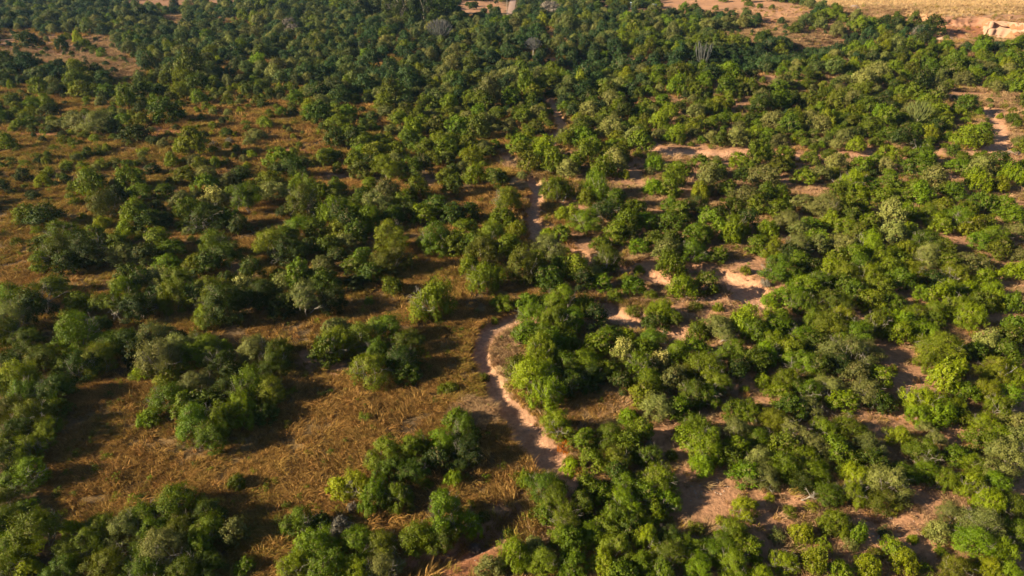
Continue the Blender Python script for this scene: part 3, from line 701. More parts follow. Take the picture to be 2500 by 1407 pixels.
def make_labels(items, noun):
    by = {}
    for p in items:
        by.setdefault(base_label(p, noun), []).append(p)
    for lab, ps in by.items():
        if len(ps) == 1:
            ps[0]['label'] = lab
            continue
        ps.sort(key=lambda q: q['px'])
        if len(ps) == 2:
            wd = ['left one', 'right one'] if abs(ps[0]['px'] - ps[1]['px']) > abs(ps[0]['py'] - ps[1]['py']) else None
            if wd is None:
                ps.sort(key=lambda q: q['py']); wd = ['farther one', 'nearer one']
        else:
            wd = ['leftmost'] + ['%s from left' % x for x in ('second', 'third', 'fourth', 'fifth', 'sixth', 'seventh', 'eighth', 'ninth')[:len(ps) - 2]] + ['rightmost']
        for q, s in zip(ps, wd):
            q['label'] = (lab + ', ' + s)
    for q in items:
        words = q['label'].replace('just ', '').split() if len(q['label'].split()) > 16 else q['label'].split()
        if len(words) > 16:
            words = [w for w in words if w not in ('the', 'of', 'two')]
        q['label'] = ' '.join(words)


ind_items = [PLACED[i] for i in sorted(IND)]
make_labels(ind_items, 'tree')


def pick_crown(k, rng):
    if k == 'p': return BLOOM[rng.randrange(len(BLOOM))]
    if k in 'byY': return (SHOOT + ROUND[:1])[rng.randrange(N_SHOOT + 1)]
    if k == 'g': return (SHOOT[:3] + ROUND)[rng.randrange(3 + N_ROUND)]
    if k == 'k': return FLAT[rng.randrange(len(FLAT))]
    if k == 's' or k == 'o': return (ROUND + FLAT[:1])[rng.randrange(N_ROUND + 1)]
    return ROUND[rng.randrange(N_ROUND)]


rr = random.Random(3)
proto = {}
for p in ind_items:
    me = pick_crown(p['k'], rr)
    key = (me.name, p['k'])
    W = p['W']
    if key not in proto:
        root = bpy.data.objects.new('bush_tree', None)
        COL.objects.link(root)
        root.empty_display_size = 0.5
        cr = link_obj('crown', me, root)
        cr.material_slots[0].link = 'OBJECT'; cr.material_slots[0].material = LM[p['k']]
        tr = link_obj('trunk', TRUNKS[rr.randrange(5)], root)
        proto[key] = (root, cr, tr)
    else:
        r0, c0, t0 = proto[key]
        root = r0.copy(); COL.objects.link(root)
        cr = c0.copy(); cr.parent = root; COL.objects.link(cr)
        tr = t0.copy(); tr.parent = root; tr.data = TRUNKS[rr.randrange(5)]; COL.objects.link(tr)
    root.location = (p['x'], p['y'], p['z'] - 0.05)
    root.rotation_euler = (rr.uniform(-0.08, 0.08), rr.uniform(-0.08, 0.08), rr.uniform(0, 6.28))
    s = W / 5.0 * (0.97 - 0.09 * float(sstep(1300, 1700, p['px'])))
    root.scale = (s * rr.uniform(0.92, 1.12), s * rr.uniform(0.92, 1.12), s * rr.uniform(0.98, 1.30) * (1 - 0.14 * float(sstep(1300, 1700, p['px']))))
    tag(root, p['label'], 'tree', 'bush trees of the thornveld that stand out one by one')

# ------------------------------------------------------------------ instancing helper (stuff only)
def gn_scatter(name, pts, rots, scales, idx, protos, label, kind='stuff'):
    me = bpy.data.meshes.new(name)
    me.vertices.add(len(pts)); me.vertices.foreach_set('co', np.asarray(pts, np.float32).ravel())
    a = me.attributes.new('rot', 'FLOAT_VECTOR', 'POINT'); a.data.foreach_set('vector', np.asarray(rots, np.float32).ravel())
    a = me.attributes.new('scl', 'FLOAT_VECTOR', 'POINT'); a.data.foreach_set('vector', np.asarray(scales, np.float32).ravel())
    a = me.attributes.new('pid', 'INT', 'POINT'); a.data.foreach_set('value', np.asarray(idx, np.int32))
    ob = link_obj(name, me)
    coll = bpy.data.collections.new(name + '_kinds')
    for i, pm in enumerate(protos):
        po = bpy.data.objects.new('%s_kind_%03d' % (name, i), pm)
        coll.objects.link(po)
    ng = bpy.data.node_groups.new(name + '_scatter', 'GeometryNodeTree')
    ng.interface.new_socket('Geometry', in_out='INPUT', socket_type='NodeSocketGeometry')
    ng.interface.new_socket('Geometry', in_out='OUTPUT', socket_type='NodeSocketGeometry')
    N = ng.nodes; L = ng.links
    gi = N.new('NodeGroupInput'); go = N.new('NodeGroupOutput')
    ci = N.new('GeometryNodeCollectionInfo'); ci.inputs['Collection'].default_value = coll
    ci.inputs['Separate Children'].default_value = True; ci.inputs['Reset Children'].default_value = True
    ip = N.new('GeometryNodeInstanceOnPoints'); ip.inputs['Pick Instance'].default_value = True

    def named(nm, typ):
        q = N.new('GeometryNodeInputNamedAttribute'); q.data_type = typ; q.inputs['Name'].default_value = nm
        return q
    r = named('rot', 'FLOAT_VECTOR'); s = named('scl', 'FLOAT_VECTOR'); d = named('pid', 'INT')
    e2r = N.new('FunctionNodeEulerToRotation')
    L.new(gi.outputs[0], ip.inputs['Points']); L.new(ci.outputs[0], ip.inputs['Instance'])
    L.new(d.outputs['Attribute'], ip.inputs['Instance Index'])
    L.new(r.outputs['Attribute'], e2r.inputs[0]); L.new(e2r.outputs[0], ip.inputs['Rotation'])
    L.new(s.outputs['Attribute'], ip.inputs['Scale'])
    L.new(ip.outputs[0], go.inputs[0])
    md = ob.modifiers.new('scatter', 'NODES'); md.node_group = ng
    tag(ob, label, kind=kind)
    return ob


# ------------------------------------------------------------------ the rest of the woodland as one mass
KSET = ['o', 'g', 'b', 'y', 'd', 's', 'p', 'Y', 'k', 'D', 'C']
far_protos = []; far_index = {}
for k in KSET:
    lst = []
    for v in range({'o': 3, 'g': 3, 'd': 3, 'D': 3, 'C': 2, 's': 2, 'y': 2, 'b': 2}.get(k, 1)):
        st = 'shoot' if k in 'byYp' else 'round'
        me = crown_mesh('far_crown', 700 + 13 * len(far_protos), st, 4200, 0.25, LM[k], blossom=(k == 'p'))
        lst.append(len(far_protos)); far_protos.append(me)
    far_index[k] = lst

pts = []; rots = []; scl = []; idx = []


def add_far(X, Y, z, W, k, hs=1.0):
    pts.append((X, Y, z - 0.05)); rots.append((rr.uniform(-.08, .08), rr.uniform(-.08, .08), rr.uniform(0, 6.28)))
    s = W / 5.0 * 0.98
    scl.append((s * rr.uniform(0.9, 1.15), s * rr.uniform(0.9, 1.15), s * rr.uniform(0.85, 1.2) * (1.3 if rr.random() < 0.10 else 1.0) * hs))
    idx.append(rr.choice(far_index[k]))


for i, p in enumerate(PLACED):
    if i not in IND:
        add_far(p['x'], p['y'], p['z'], p['W'], p['k'], 1.0)

# fill between them, farther off, keeping out of the clearings
CELL = 2.0
occ = {}


def occ_add(x, y, r):
    occ.setdefault((int(x // 6), int(y // 6)), []).append((x, y, r))


def occ_free(x, y, r):
    cx, cy = int(x // 6), int(y // 6)
    for a in (-1, 0, 1):
        for b in (-1, 0, 1):
            for (u, v, q) in occ.get((cx + a, cy + b), ()):
                if (u - x) ** 2 + (v - y) ** 2 < (r + q) ** 2:
                    return False
    return True


for p in PLACED:
    occ_add(p['x'], p['y'], p['W'] * 0.36)

NC = 60000
dist = np.sqrt(RNG.random(NC) * (430 ** 2 - 60 ** 2) + 60 ** 2)
ang = RNG.uniform(-0.86, 0.86, NC)
cxs = dist * np.tan(ang) * 0.9; cys = dist
czs = terrain(cxs, cys, fine=False)
opn = open_mask(cxs, cys, czs)
openn = np.max(np.stack([opn[k] for k in 'gbrst']), 0)
opn2 = open_mask(cxs, cys, czs + 1.9)
openn = np.maximum(openn, 0.9 * np.max(np.stack([opn2[k] for k in 'gbrst']), 0))
_, csand = channel_field(cxs, cys)
cpx, cpy = to_px(cxs, cys, czs)
cpy_c = to_px(cxs, cys, czs + 1.6)[1]
# crowns rise above their foot: also test the openness a little in front
infield = in_poly(cpx, cpy, FIELD)
inroad = (np.abs(cpx - (1253 - cpy * 0.22)) < np.where(cpy < 40, 22, 18)) & (cpy < 62)
pitz = (cpx > 2290) & (cpy < 98) & (cpy > -40)
clus = fbm(cxs + 9, cys + 77, 24, 3)
tone = fbm(cxs - 70, cys + 20, 14, 3)
tone2 = RNG.random(NC)
nfill = 0
for i in range(NC):
    small_ok = openn[i] > 0.35 and opn['s'][i] < 0.3 and tone2[i] < (0.30 if cpx[i] < 620 and cpy[i] > 200 else 0.12 if cpy[i] > 75 else 0.004)
    if (openn[i] > 0.35 and not small_ok) or csand[i] > 0.1 or infield[i] or inroad[i] or pitz[i]:
        continue
    if cpx[i] < -500 or cpx[i] > 3000:
        continue
    if cpy[i] > (600 if cpx[i] < 620 else 440):
        continue
    left_mid = cpx[i] < 760 and cpy[i] > 215
    if left_mid and tone2[i] > (0.72 if cpy[i] < 420 else 0.9):
        continue
    if clus[i] < 0.45 and cpy[i] > 25 and tone2[i] > 0.30:
        continue
    W = 1.7 + 3.2 * RNG.random() ** 1.5 + (0.6 if cys[i] > 140 else 0)
    if left_mid:
        W = 1.3 + 1.9 * RNG.random() ** 1.4
    if not occ_free(cxs[i], cys[i], W * 0.335):
        continue
    occ_add(cxs[i], cys[i], W * 0.335)
    q = RNG.random() * 0.75 + tone[i] * 0.5 - 0.12
    rightness = float(sstep(900, 1900, cpx[i]))
    if q < 0.22: k = 'd'
    elif q < 0.45: k = 'o' if RNG.random() > rightness * 0.5 else 'g'
    elif q < 0.62: k = 'g'
    elif q < 0.74: k = 's'
    elif q < 0.85: k = 'y' if RNG.random() < 0.25 + rightness * 0.5 else 'g'
    elif q < 0.95: k = 'b' if RNG.random() < 0.3 + rightness * 0.5 else 'o'
    else: k = 'b'
    if cpx[i] < 900 and cpy[i] < 90 and k in 'by': k = 'd'
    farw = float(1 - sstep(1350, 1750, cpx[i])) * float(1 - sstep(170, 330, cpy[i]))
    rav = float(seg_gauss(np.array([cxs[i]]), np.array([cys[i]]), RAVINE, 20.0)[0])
    if rav > 0.45 and RNG.random() < 0.85: k = 'D'  # ravine shade is put into the leaf colour: most crowns here go dark
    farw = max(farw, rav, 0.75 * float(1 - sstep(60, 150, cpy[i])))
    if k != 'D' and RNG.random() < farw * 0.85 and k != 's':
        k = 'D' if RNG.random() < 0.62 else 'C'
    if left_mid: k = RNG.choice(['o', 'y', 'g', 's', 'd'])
    if small_ok: W = 0.9 + RNG.random() * 1.1
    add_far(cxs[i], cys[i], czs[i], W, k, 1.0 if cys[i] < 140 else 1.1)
    nfill += 1
print('fill', nfill)
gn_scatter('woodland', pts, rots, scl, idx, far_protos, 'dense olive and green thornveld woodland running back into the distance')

# ------------------------------------------------------------------ dry grass
def grass_mesh(name, seed, mat, blades=34, h=0.55, spread=0.34, lean=0.5):
    rng = np.random.default_rng(seed)
    V = []; F = []
    for b in range(blades):
        a = rng.uniform(0, 6.28); r = spread * math.sqrt(rng.random())
        x, y = math.cos(a) * r, math.sin(a) * r
        hh = h * rng.uniform(0.5, 1.2)
        la = rng.normal(0, 0.7); ll = lean * rng.uniform(0.5, 1.6) * hh
        dx, dy = math.cos(la) * ll + math.cos(a) * 0.1, math.sin(la) * ll + math.sin(a) * 0.1
        w = rng.uniform(0.012, 0.026) * 1.15
        pa = rng.uniform(0, 3.14); wx, wy = math.cos(pa) * w, math.sin(pa) * w
        k = len(V)
        V += [(x - wx, y - wy, -0.05), (x + wx, y + wy, -0.05), (x + dx * 0.45 + wx * .8, y + dy * 0.45 + wy * .8, hh * 0.62), (x + dx * 0.45 - wx * .8, y + dy * 0.45 - wy * .8, hh * 0.62),
              (x + dx * 1.2 + wx * .15, y + dy * 1.2, hh * 0.85), (x + dx * 1.2 - wx * .15, y + dy * 1.2, hh * 0.85)]
        F += [(k, k + 1, k + 2, k + 3), (k + 3, k + 2, k + 4, k + 5)]
    me = mesh_np(name, np.array(V), np.array(F), mat)
    float_attr(me, 'tint', np.repeat(rng.random(blades), 2))
    float_attr(me, 'dry', np.zeros(blades * 2))
    return me


G1 = leaf_material('grass_gold', (0.16, 0.095, 0.020), (0.43, 0.275, 0.070), transl=0.25, spread=0.35, gloss=0.0, hue=(0.476, 0.496), sat=1.0)
G2 = leaf_material('grass_tan', (0.24, 0.155, 0.062), (0.46, 0.315, 0.14), transl=0.25, spread=0.25, gloss=0.0, hue=(0.476, 0.496), sat=1.0)
G3 = leaf_material('grass_olive', (0.14, 0.110, 0.018), (0.33, 0.245, 0.046), transl=0.25, spread=0.3, gloss=0.0, hue=(0.476, 0.496), sat=1.0)
GR = [grass_mesh('tuft', 900 + i, m, lean=ln) for i, (m, ln) in enumerate([(G1, 0.5), (G1, 1.0), (G1, 0.7), (G2, 0.5), (G2, 1.0), (G3, 0.5), (G3, 0.8)])]
herb = [crown_mesh('herb', 930 + i, 'shoot', 420, 0.09, LM[k], W=0.9, H=0.6) for i, k in enumerate(['g', 'y', 'o'])]

NG = 640000
gd = np.sqrt(RNG.random(NG) ** 1.7 * (300 ** 2 - 20 ** 2) + 20 ** 2)
gxs = gd * RNG.uniform(-0.95, 0.95, NG); gys = gd
gzs = terrain(gxs, gys)
gopn = open_mask(gxs, gys, gzs)
_, gsand = channel_field(gxs, gys)
gpx, gpy = to_px(gxs, gys, gzs)
gside = sstep(1200, 1700, gpx)
base = 0.42 * (1 - gside) + 0.20 * gside
dens = np.maximum.reduce([gopn['g'] * 0.95, gopn['t'] * 0.75, base])
dens = dens * (1 - 0.86 * gopn['b']) * (1 - 0.85 * gopn['r']) * (1 - 0.9 * gopn['s'])
dens = dens * (0.25 + 1.45 * sstep(0.38, 0.6, fbm(gxs, gys, 2.0, 3))) * (gsand < 0.15)
keep = (RNG.random(NG) < dens) & (gpx > -150) & (gpx < 2650) & (gpy < 1560) & (gpy > 15)
gxs, gys, gzs, gpx, gpy, gside = [v[keep] for v in (gxs, gys, gzs, gpx, gpy, gside)]
tt = gopn['t'][keep]
m = len(gxs)
print('tufts', m)
wdir = fbm(gxs, gys, 5.0, 3) * 9.0 + RNG.normal(0, 1.1, m)
col = fbm(gxs + 100, gys, 7, 3)
rnd = RNG.random(m)
gid = np.where((tt > 0.4) | (gside * 0.75 > rnd), RNG.integers(3, 5, m), np.where(col + (rnd - 0.5) * 0.35 > 0.60, RNG.integers(5, 7, m), RNG.integers(0, 3, m)))
# left middle distance: more olive tufts
gid = np.where((gpx < 560) & (gpy > 330) & (gpy < 560) & (rnd > 0.45), RNG.integers(5, 7, m), gid)
hb = (RNG.random(m) < 0.018)
gid = np.where(hb, 7 + RNG.integers(0, 3, m), gid)
sc = RNG.uniform(0.42, 0.95, m) * (1 + 0.9 * sstep(60, 160, gys)) * (0.6 + 0.8 * fbm(gxs, gys + 50, 3.0, 2))
sc = sc * np.where(RNG.random(m) < 0.06, 1.3, 1.0)
ord_ = np.stack([sc * 1.1, sc * 1.1, sc * RNG.uniform(0.6, 1.1, m)], 1)
gn_scatter('dry_grass', np.stack([gxs, gys, gzs], 1), np.stack([np.zeros(m), np.zeros(m), wdir], 1), ord_, gid, GR + herb,
           'matted golden and tan dry grass covering the open ground')

# crop rows of the far field
fp = []
A = flat_hit(1700, 0)
for i in range(110000):
    x = RNG.uniform(60, 420); y = RNG.uniform(180, 520)
    x = round(x / 1.1) * 1.1 + RNG.normal(0, 0.12)
    fp.append((x, y))
fp = np.array(fp)
fz = terrain(fp[:, 0], fp[:, 1], fine=False)
fpx, fpy = to_px(fp[:, 0], fp[:, 1], fz)
kf = in_poly(fpx, fpy, FIELD) & (fpx < 2650) & (fpy > -60)
fp = fp[kf]; fz = fz[kf]; m = len(fp)
G4 = leaf_material('straw', (0.34, 0.22, 0.085), (0.52, 0.36, 0.16), transl=0.2, spread=0.15, gloss=0.0, hue=(0.485, 0.5), sat=1.0)
straw = [grass_mesh('straw', 950 + i, G4, blades=16, h=0.9, spread=0.25, lean=0.3) for i in range(2)]
s = RNG.uniform(0.8, 1.4, m)
gn_scatter('straw_field', np.stack([fp[:, 0], fp[:, 1], fz], 1), np.stack([np.zeros(m), np.zeros(m), RNG.uniform(0, 6.28, m)], 1),
           np.stack([s * 1.1, s * 1.1, s * 0.9], 1), RNG.integers(0, 2, m), straw, 'pale golden crop stubble standing in rows on the far field')

# ------------------------------------------------------------------ shrubs in the open (each its own)
SH = """1208 782 26 g;700 1235 30 g;650 1175 24 o;890 1020 34 y;1098 945 46 y;1180 920 40 o;1080 950 36 y;1040 1180 36 g;340 1218 34 g;590 1180 30 y;900 735 30 y;262 540 34 y;486 590 26 g;640 575 30 y;
1390 1128 40 y;1450 1100 36 g;1205 700 28 o;1700 745 40 o;1755 750 34 o;1800 770 34 y;1820 660 30 o;1545 760 40 o;1500 720 44 o;1590 720 36 o;1870 690 30 k;1380 610 30 o;1620 470 30 y;1650 480 26 y;
1930 1250 40 y;1880 1215 30 y;1985 1235 40 y;2180 1245 34 y;2230 1315 34 y;2268 1301 34 y;2160 1300 40 s;2080 1330 40 s;2300 1345 36 g;1900 1310 46 s;2010 1330 46 y;2140 1350 44 o;2260 1390 40 y;
2250 960 30 g;2180 900 26 o;2430 665 30 y;2400 625 26 o;2290 700 30 y;2180 760 30 g;2150 740 30 o;1860 935 36 g;1820 950 30 y;1740 930 30 k;1690 1010 26 g;1590 1090 36 k;1640 1110 40 o;1560 1120 34 y;1700 1290 40 o;1760 1270 36 y;
120 420 34 y;160 400 36 y;190 380 34 y;250 400 40 o;210 420 30 y;280 395 32 o;300 420 30 y;180 350 34 o;130 360 30 y;90 380 30 y;60 400 34 y;30 395 30 o;330 400 26 o;350 370 30 y;240 370 34 o;150 430 30 o;380 345 26 y;420 340 24 o;440 330 24 y;560 345 26 k;520 350 24 k;600 300 30 g;90 560 34 y;40 590 30 o;130 545 28 y;200 530 30 y;170 480 26 y;
520 270 24 y;640 300 34 y;420 300 24 y;1480 650 40 g;1530 680 36 y;1380 1090 44 R;1180 1260 36 o;1150 1230 36 o;1060 1340 30 k;1160 1340 40 k;1240 1300 36 o;960 1250 34 y;860 1240 34 k;1000 1240 30 g"""
shr = []
for tok in SH.replace('\n', '').split(';'):
    a = tok.strip().split()
    if len(a) == 4:
        px, py, w, k = float(a[0]), float(a[1]), float(a[2]), a[3]
        X, Y, z, W = place(px, py, w, 0.6)
        shr.append(dict(px=px, py=py, w=w, k=k, x=X, y=Y, z=z, W=W))
make_labels(shr, 'shrub')
s0 = None
for p in shr:
    if s0 is None:
        o = link_obj('shrub', SHRUBM[0]); o.material_slots[0].link = 'OBJECT'; s0 = o
    else:
        o = s0.copy(); COL.objects.link(o)
    o.data = SHRUBM[rr.randrange(5)]
    o.material_slots[0].link = 'OBJECT'; o.material_slots[0].material = LM[p['k']]
    o.location = (p['x'], p['y'], p['z'] - 0.05); o.rotation_euler = (0, 0, rr.uniform(0, 6.28))
    s = p['W'] / 2.4; o.scale = (s, s * rr.uniform(0.8, 1.2), s * rr.uniform(0.8, 1.2))
    tag(o, p['label'], 'shrub', 'small shrubs standing in the open')


# ------------------------------------------------------------------ candelabra trees
EUPH = simple_mat('euphorbia_skin', (0.05, 0.065, 0.014), (0.13, 0.135, 0.03), 2.5)
EUPH_D = simple_mat('euphorbia_skin_dark', (0.045, 0.042, 0.038), (0.12, 0.11, 0.095), 2.5)
EUPH_P = simple_mat('euphorbia_skin_pale', (0.055, 0.055, 0.042), (0.11, 0.105, 0.085), 2.5)


def curve_tube(parts, P0, P1, P2, r, steps=5, seg=5):
    prev = np.array(P0, float)
    for i in range(1, steps + 1):
        t = i / steps
        q = (1 - t) ** 2 * np.array(P0) + 2 * t * (1 - t) * np.array(P1) + t * t * np.array(P2)
        bulge = 0.9 + 0.2 * (i % 2)
        parts.append(tube(prev, q, r * bulge, r * (2 - bulge) * (1 if i < steps else 0.5), seg))
        prev = q


def candelabra(px, py, w, H_ratio, mat, label, arms=34, r=0.055, trunk_h=0.38, upright=False, seed=1):
    rng = np.random.default_rng(seed)
    X, Y, z, W = place(px, py, w, H_ratio)
    H = W * H_ratio * 1.25
    root = bpy.data.objects.new('candelabra_tree', None); COL.objects.link(root)
    root.location = (X, Y, z - 0.05)
    th = H * trunk_h
    V, F = tube((0, 0, -0.2), (0.08, 0, th), 0.20, 0.15, 9)
    link_obj('trunk', mesh_np('trunk', V, F, BARK, True), root)
    parts = []
    for i in range(arms):
        a = i * 2.4 + rng.uniform(-0.2, 0.2)
        q = math.sqrt((i + 0.5) / arms)
        rad = W * 0.5 * q
        top = H * (1.0 - 0.34 * q ** 2) + rng.uniform(-0.15, 0.15)
        if upright:
            top = H * rng.uniform(0.72, 1.05)
        z0 = th * rng.uniform(0.65, 1.0)
        e = (math.cos(a) * rad, math.sin(a) * rad, top)
        c = (math.cos(a) * rad * (1.05 if upright else 0.85), math.sin(a) * rad * (1.05 if upright else 0.85), z0 + (top - z0) * 0.12)
        curve_tube(parts, (0.04, 0, z0), c, e, r)
        for f in range(3):                        # forks near the tip
            b = a + rng.uniform(-1, 1)
            s0 = (np.array(c) * 0.35 + np.array(e) * 0.65)
            e2 = np.array(e) + np.array([math.cos(b), math.sin(b), rng.uniform(-0.5, 0.1)]) * W * 0.06
            curve_tube(parts, s0, (s0 * 0.5 + e2 * 0.5) + np.array([math.cos(b), math.sin(b), -0.5]) * 0.12, e2, r * 0.85, 3, 4)
    V, F = join_parts(parts)
    link_obj('arms', mesh_np('arms', V, F, mat, True), root)
    tag(root, label, 'tree', 'candelabra trees rising above the bush')


candelabra(2240, 290, 68, 0.85, EUPH, 'wide candelabra tree with many upturned green arms above the right-hand thicket', arms=30, r=0.06, seed=2)
candelabra(1074, 84, 64, 0.72, EUPH_D, 'big dark grey bare-looking candelabra tree far off beyond the upper centre', arms=48, r=0.07, seed=3)
candelabra(1302, 120, 42, 0.85, EUPH_D, 'dark umbrella-shaped candelabra tree on one bare stem beside small pink clearings', arms=40, trunk_h=0.5, seed=4)
candelabra(1716, 148, 44, 1.25, EUPH_P, 'tall pale candelabra tree with straight upright columns by the dark ravine', arms=26, trunk_h=0.25, upright=True, seed=5)

# ------------------------------------------------------------------ dead wood
def dead_tree(px, py, w, label, lean=0.0, seed=1, mat=PALEBARK):
    rng = np.random.default_rng(seed)
    X, Y, z, W = place(px, py, w, 0.9)
    parts = []
    limb(parts, (0, 0, -0.15), (lean, 0.05, 1.0), W * 0.42, 0.09, 4, rng, 0.6, 0.1)
    V, F = join_parts(parts)
    o = link_obj('dead_tree', mesh_np('dead_tree', V, F, mat, True), None, (X, Y, z))
    tag(o, label, 'dead tree', 'bare dead trees')


dead_tree(1374, 478, 38, 'white leafless dead branches beside the bright bush at the sandy gully', 0.7, 11)
dead_tree(2445, 922, 50, 'silvery leafless dead crown among bushes at the right edge', 0.1, 12)
dead_tree(1955, 1206, 46, 'pale fallen leafless tree below the lower right thicket', 1.2, 13, BARK)
dead_tree(2225, 355, 40, 'leaning bare grey trunk at the foot of the far right thicket', 1.6, 14)
dead_tree(1350, 905, 34, 'thin white bare snag poking from the tall bright stream-side tree', 0.2, 15)
dead_tree(1716, 190, 36, 'pale bare tree standing below the upright candelabra columns', 0.0, 16)
dead_tree(1318, 452, 26, 'low pile of bleached dead branches beside the sandy gully', 1.8, 17)
dead_tree(1125, 1096, 30, 'thin bare twigs on the right side of the stream-side tree island', 1.5, 18)

# ------------------------------------------------------------------ earth bank of the pit, mounds
RED = simple_mat('red_earth', (0.24, 0.11, 0.055), (0.40, 0.21, 0.12), 0.9, bump=0.8)
PINK = simple_mat('pink_earth', (0.26, 0.14, 0.08), (0.40, 0.24, 0.15), 0.9, bump=0.8)
bx = []; 
seglen = 0.5
for i in range(2, len(BANK) - 1):
    (x0, y0), (x1, y1) = BANK[i], BANK[i + 1]
    nn = max(2, int(math.hypot(x1 - x0, y1 - y0) / seglen))
    for j in range(nn):
        bx.append((x0 + (x1 - x0) * j / nn, y0 + (y1 - y0) * j / nn))
bx = np.array(bx)
tan = np.gradient(bx, axis=0); tan /= np.maximum(np.linalg.norm(tan, axis=1, keepdims=True), 1e-6)
for _ in range(3):
    tan[1:-1] = (tan[:-2] + tan[1:-1] + tan[2:]) / 3
nor = np.stack([tan[:, 1], -tan[:, 0]], 1)
s_ = np.arange(len(bx)) * seglen
rowsN = 14
V = []
topn = BANK_H + 0.3 + (fbm(s_, s_ * 0, 9, 3) - 0.5) * 1.6
for r_ in range(rowsN):
    t = r_ / (rowsN - 1)
    flute = (fbm(s_ * 1.0, s_ * 0 + t * 0.8, 1.5, 3) - 0.5) * 1.6 * (0.3 + math.sin(t * 3.14))
    ledge = 1.3 * float(sstep(0.62, 0.70, t)) + 0.7 * t
    off = -ledge + flute
    P = bx + nor * (off[:, None])
    zz = -0.6 + (topn + 0.6) * t
    V.append(np.stack([P[:, 0], P[:, 1], zz + (fbm(s_, s_ * 0 + 5 * t, 0.8, 2) - 0.5) * 0.25], 1))
P = bx - nor * 6.0
V.append(np.stack([P[:, 0], P[:, 1], topn - 1.2], 1))
V = np.concatenate(V); nb = len(bx)
ii, jj = np.meshgrid(np.arange(nb - 1), np.arange(rowsN))
a0 = (jj * nb + ii).ravel()
F = np.stack([a0, a0 + 1, a0 + nb + 1, a0 + nb], 1)
bank = link_obj('eroded_bank', mesh_np('eroded_bank', V, F, RED, True))
bank.data.materials.append(PINK)
split = int((math.hypot(BANK[3][0] - BANK[2][0], BANK[3][1] - BANK[2][1])) / seglen)
mi = (a0 % nb >= split).astype(np.int32)
bank.data.polygons.foreach_set('material_index', mi)
tag(bank, 'fluted red and pink earth bank cut below the crop field', kind='structure')


def mound(px, py, wpx, h, mat, label, seed):
    X, Y, z, t = ground_hit(px, py, 0.2)
    R = wpx * t / FPX / 2
    g = np.linspace(-1, 1, 26)
    A, B = np.meshgrid(g, g)
    q = np.sqrt(A ** 2 + B ** 2)
    bump = (fbm(A * R + seed * 7, B * R, 1.1, 3) - 0.5)
    Z = h * (1 - sstep(0.15, 1.0, q + bump * 0.35)) + bump * 0.35 * (q < 0.95) - 0.12 * (q > 0.9)
    V = np.stack([A.ravel() * R, B.ravel() * R * 0.8, Z.ravel()], 1)
    i, j = np.meshgrid(np.arange(25), np.arange(25)); a = (j * 26 + i).ravel()
    F = np.stack([a, a + 1, a + 27, a + 26], 1)
    o = link_obj('earth_mound', mesh_np('earth_mound', V, F, mat, True), None, (X, Y, z - 0.05))
    tag(o, label, 'mound')


mound(2308, 374, 84, 1.1, simple_mat('brown_earth', (0.13, 0.065, 0.032), (0.27, 0.14, 0.07), 1.5, bump=.8), 'bare red-brown earth mound at the foot of the far right thicket', 1)
mound(2478, 372, 54, 0.6, simple_mat('dark_earth', (0.10, 0.07, 0.05), (0.22, 0.15, 0.11), 2, bump=.8), 'low dark earth mound at the right edge beside the pale sand', 2)
mound(2085, 17, 34, 0.9, simple_mat('grey_earth', (0.16, 0.11, 0.09), (0.3, 0.22, 0.17), 2, bump=.8), 'small dark heap along the edge of the golden crop field', 3)
mound(2310, 96, 60, 1.1, PINK, 'pale spoil heap in front of the red pit wall', 4)

# ------------------------------------------------------------------ stones in the stream beds
def rock_mesh(name, seed):
    rng = np.random.default_rng(seed)
    import bmesh
    bm = bmesh.new(); bmesh.ops.create_icosphere(bm, subdivisions=1, radius=0.5)
    for v in bm.verts:
        v.co *= rng.uniform(0.7, 1.15)
    for v in bm.verts: v.co.z *= 0.6
    me = bpy.data.meshes.new(name); bm.to_mesh(me); bm.free()
    me.materials.append(simple_mat('stone_%s' % name, (0.20, 0.13, 0.085), (0.38, 0.27, 0.19), 3))
    return me


rocks = [rock_mesh('pebble_rock', 1), rock_mesh('shard_rock', 2), rock_mesh('block_rock', 3)]
rp = []
for dep, arr in CH:
    for i in range(len(arr) - 1):
        x0, y0, w0 = arr[i]; x1, y1, w1 = arr[i + 1]
        L_ = math.hypot(x1 - x0, y1 - y0)
        for _ in range(int(L_ * 3.2)):
            t = RNG.random(); o_ = RNG.normal(0, 0.55) * w0
            px_, py_ = x0 + (x1 - x0) * t, y0 + (y1 - y0) * t
            nx_, ny_ = -(y1 - y0) / L_, (x1 - x0) / L_
            rp.append((px_ + nx_ * o_, py_ + ny_ * o_, RNG.uniform(0.06, 0.26)))
for (a, b, rx, ry, nn) in ((1530, 778, 60, 12, 260), (1500, 800, 40, 8, 80), (1850, 742, 60, 10, 80), (1620, 372, 50, 8, 60), (1700, 735, 60, 12, 80), (1290, 1262, 40, 14, 90), (2180, 1320, 120, 30, 50), (1720, 1200, 80, 30, 30)):
    for _ in range(nn):
        X, Y = flat_hit(a + RNG.normal(0, rx * 0.5), b + RNG.normal(0, ry * 0.5), -0.2)
        rp.append((X, Y, RNG.uniform(0.06, 0.26)))
rp = np.array(rp)
rz = terrain(rp[:, 0], rp[:, 1])
m = len(rp)
gn_scatter('stream_stones', np.stack([rp[:, 0], rp[:, 1], rz], 1), RNG.uniform(0, 6.28, (m, 3)) * np.array([0.1, 0.1, 1]),
           np.stack([rp[:, 2], rp[:, 2] * RNG.uniform(0.6, 1.2, m), rp[:, 2]], 1), RNG.integers(0, 3, m), rocks, 'pale stones and clods strewn along the dry stream beds')

